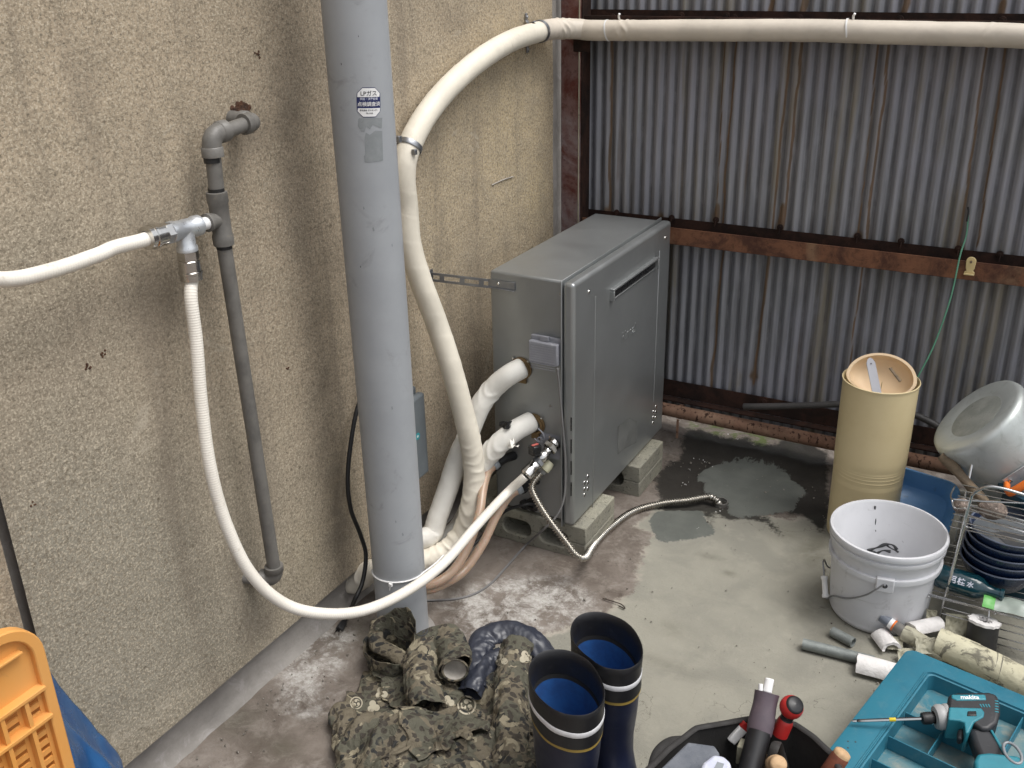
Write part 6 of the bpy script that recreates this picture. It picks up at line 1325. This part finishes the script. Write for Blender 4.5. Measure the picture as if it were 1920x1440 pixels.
    V = np.stack([hc[0]+rr*np.cos(TH)*1.12, hc[1]+rr*np.sin(TH)*.85, .004+ZZ*H_+.004*nz(q3, 7, 5)], -1); cloth_obj(V, 'hood', M['camo'], t)
    # turned hem folding inwards on the left of the hood
    hm = smooth_path([P(712, 1165, z=.07), P(705, 1205, z=.06), P(735, 1222, z=.06), P(775, 1248, z=.065), P(800, 1262, z=.07)], .004)
    MB().tube(hm, lambda s, th, P_: .014*(1+.3*nz(np.stack([np.cos(th)+0*s, np.sin(th)+0*s, s*30+0*th], -1), 2.2, 4)), 20, flat=(1.3, .7)).build('collar_roll', M['camo'], t, 180)
    # navy nylon lining loop
    L = [(890,1290,.05),(893,1235,.07),(905,1200,.08),(935,1186,.085),(975,1188,.085),(1005,1208,.075),(1025,1235,.05)]
    sleeve(L, .021, 11, 'nylon', 'nylon_lining', (1.35, .7), fold=.30); sleeve([(880,1300,.05),(898,1262,.06),(915,1240,.06),(940,1232,.06)], .022, 6, 'nylon', 'nylon_lining', fold=.24)
    sleeve([(640,1330,.03),(655,1400,.03),(650,1500,.03)], .024, 9, 'camo', 'hem_roll')
    # emblems printed on the cloth: laid on the surface
    dg = bpy.context.evaluated_depsgraph_get(); bpy.context.view_layer.update(); trees = []
    for o in [c for c in t.children]:
        dg.update(); me = o.evaluated_get(dg).to_mesh(); vv = [o.matrix_world@q.co for q in me.vertices]; trees.append(BVHTree.FromPolygons(vv, [tuple(p_.vertices) for p_ in me.polygons]))
    def hit(px, py):
        d = Vector(ray(px, py)).normalized(); best = None
        for tr in trees:
            h = tr.ray_cast(Vector(CAM), d)
            if h[0] is not None and (best is None or h[3] < best[1]): best = (h[0], h[3])
        return np.array(best[0])-np.array(d)*.0012 if best else None
    def decal(polys, mt, name):
        m = MB(); ok = False
        for poly in polys:
            q = [hit(a, b) for a, b in poly]
            if any(x is None for x in q): continue
            m.add(q, [tuple(range(len(q)))]); ok = True
        if ok: m.build(name, M[mt], t, fixn=False)
    def ringpoly(cx, cy, r0, r1, ex=1., n=26, a0=0, a1=2*np.pi):
        A = np.linspace(a0, a1, n); return [[(cx+r0*math.cos(A[i])*ex, cy+r0*math.sin(A[i])), (cx+r1*math.cos(A[i])*ex, cy+r1*math.sin(A[i])), (cx+r1*math.cos(A[i+1])*ex, cy+r1*math.sin(A[i+1])), (cx+r0*math.cos(A[i+1])*ex, cy+r0*math.sin(A[i+1]))] for i in range(n-1)]
    for cx, cy, R0, dark in ((875,1322,18,0),(790,1180,13,1),(668,1318,12,0)):
        mt = 'khaki' if not dark else 'dark'
        pl = ringpoly(cx, cy, R0*.82, R0)
        for k in range(3):
            a = k*2.094+.4; x, y = cx+R0*.36*math.cos(a), cy+R0*.36*math.sin(a)
            pl += ringpoly(x, y, 0.01, R0*.24, n=12)
            pl += ringpoly(cx, cy, R0*.48, R0*.62, n=8, a0=a-.1, a1=a+1.1)
        decal(pl, mt, 'ring_emblem')
    for cx, cy in ((840,1316),(700,1325),(715,1300),(1015,1300),(940,1238),(985,1232)):
        pl = []
        for a in (.3, 2.4, 4.5): pl += ringpoly(cx+6*math.cos(a), cy+6*math.sin(a), .01, 6.5, n=12)
        decal(pl, 'khaki', 'clover_emblem')
jacket()
# ------------------------------------------------------------------ orange crate and blue tarp at the left edge
def crate():
    X = -1.10; t = thing('orange_crate', 'orange plastic harvest crate with slotted sides at the left edge', 'crate', (X-.15, .35, .24))
    g = lambda a, b, dx=0.: P(a, b, x=X+dx)
    ytop = g(25, 1188)[1]; zt = g(5, 1178)[2]; yR = g(90, 1300)[1]+.006; rad = .06; z0 = .30; y0 = yR-.52; w = .34
    # rounded-top side frame profile (as seen): runs up the far edge and bends along the top
    def outline(off): 
        a = [(yR-off, z0+off)]+[(yR-off-(rad-off)*(1-math.cos(q)), zt-rad+(rad-off)*math.sin(q)) for q in np.linspace(0, np.pi/2, 10)]
        return a+[(y0+off+(rad-off)*(1-math.cos(q)), zt-rad+(rad-off)*math.sin(q)) for q in np.linspace(np.pi/2, 0, 10)]+[(y0+off, z0+off)]
    o_, i_ = outline(0), outline(.016); n = len(o_)
    for nm, x1, x0 in (('side_frame', X+.010, X-.008), ('side_frame', X-w+.008, X-w-.010)):
        V = np.array([[(x1, a, b) for a, b in o_], [(x1, a, b) for a, b in i_], [(x0, a, b) for a, b in i_], [(x0, a, b) for a, b in o_]])
        m = MB(); m.add(V.reshape(-1, 3), [(k*n+j, k*n+(j+1) % n, ((k+1) % 4)*n+(j+1) % n, ((k+1) % 4)*n+j) for k in range(4) for j in range(n)]); m.build(nm, M['crate'], t, bevel=.002)
    # solid upper band and slotted lower wall
    zA, zB, zC = g(70, 1286)[2], g(80, 1340)[2], g(5, 1220)[2]
    zr = [zt-.035, zA, zA-.075]
    for xx, sgn in ((X, 1), (X-w, -1)):
        q = [(xx, a, b) for a, b in i_ if b > zA]; m = MB(); m.prism([(xx, yR-.016, zA)]+[(xx, a, b) for a, b in i_[1:-1]]+[(xx, y0+.016, zA)], (-sgn*.004, 0, 0)); m.build('upper_band', M['crate'], t)
        for z in (zA, zA-.048, zA-.20): MB().boxb((xx-.004*sgn, y0+.014, z-.003), (xx+.014*sgn, yR-.014, z+.003)).build('side_rib', M['crate'], t, bevel=.001)
        MB().boxb((xx-.004*sgn, y0+.014, zt-.046), (xx+.010*sgn, yR-.030, zt-.042)).build('side_rib', M['crate'], t, bevel=.001)
        # vertical ribs
        ys = np.arange(yR-.045, y0+.03, -.036)
        for y in ys: MB().boxb((xx-.003*sgn, y-.003, z0+.01), (xx+.012*sgn, y+.003, zA-.0035)).build('side_rib', M['crate'], t)
        # slot bars between the ribs (openings between them)
        m = MB()
        for i, y in enumerate(np.concatenate([[yR-.013], ys])):
            y2 = np.concatenate([[yR-.013], ys, [y0+.016]])[i+1]
            yc0, yc1 = y-.003, y2+.003
            for z in np.arange(zA-.008, z0+.02, -.016): m.boxb((xx-.003*sgn, yc1, z-.008), (xx, yc0, z))
            m.boxb((xx-.0032*sgn, yc0-.006, z0+.01), (xx+.0004*sgn, yc0, zA-.004)); m.boxb((xx-.0032*sgn, yc1, z0+.01), (xx+.0004*sgn, yc1+.006, zA-.004))
        o = m.build('slot_bars', M['crate'], t); o['kind'] = 'stuff'
    # end walls and floor
    for y in (yR-.006, y0+.006): MB().boxb((X-w+.01, y-.003, z0), (X-.010, y+.003, zt-rad)).build('end_wall', M['crate'], t)
    for y in (yR-.008, y0+.008): MB().boxb((X-w+.01, y-.008, zt-rad-.01), (X-.010, y+.008, zt-rad+.002)).build('end_rim', M['crate'], t, bevel=.002)
    MB().boxb((X-w+.01, y0+.01, z0-.001), (X-.010, yR-.01, z0+.004)).build('crate_floor', M['crate'], t)
    # what it stands on (below the picture): a second crate-sized wooden box
    t2 = thing('wooden_box', 'plain wooden box under the orange crate, below the edge of the view', 'box', (X-.17, yR-.26, 0))
    for k in range(3): MB().boxb((X-w, y0+.02, .002+k*.099), (X-.001, yR-.10, .096+k*.099)).build('box_board', M['stick'], t2, bevel=.003)
    # blue tarp bundle between crate and wall
    L = [(20,1195),(70,1232),(110,1285),(150,1330),(190,1375),(222,1415),(231,1450)]
    top = [P(a, b, x=XW+.02) for a, b in L]
    t3 = thing('blue_tarp', 'folded blue plastic sheet standing between the orange crate and the wall', 'tarp', (XW+.1, top[-1][1], 0))
    V = []; S_ = np.linspace(0, 1, 50)
    tp = smooth_path([P(-40, 1160, x=XW+.025)]+top+[P(235, 1560, x=XW+.025), (XW+.03, top[-1][1]+.01, .02)], .008)
    for k, q in enumerate(np.linspace(0, 1, 26)):
        row = tp.copy(); row[:, 0] = XW+.018+q*.17+.02*q*np.sin(np.arange(len(row))*.25); row[:, 1] = tp[:, 1]-q*.055-.012*math.sin(q*7); row[:, 2] = np.maximum(tp[:, 2]*(1-.25*q)-.10*q*q, .01)
        V.append(row)
    V = np.array(V); V += (.006*nz(V.reshape(-1, 3), 26, 4)).reshape(V.shape[:2])[..., None]*np.array([.4, 1, 1]); V[..., 0] = np.maximum(V[..., 0], XW+.006)
    cloth_obj(V, 'tarp_sheet', M['tarp'], t3)
crate()
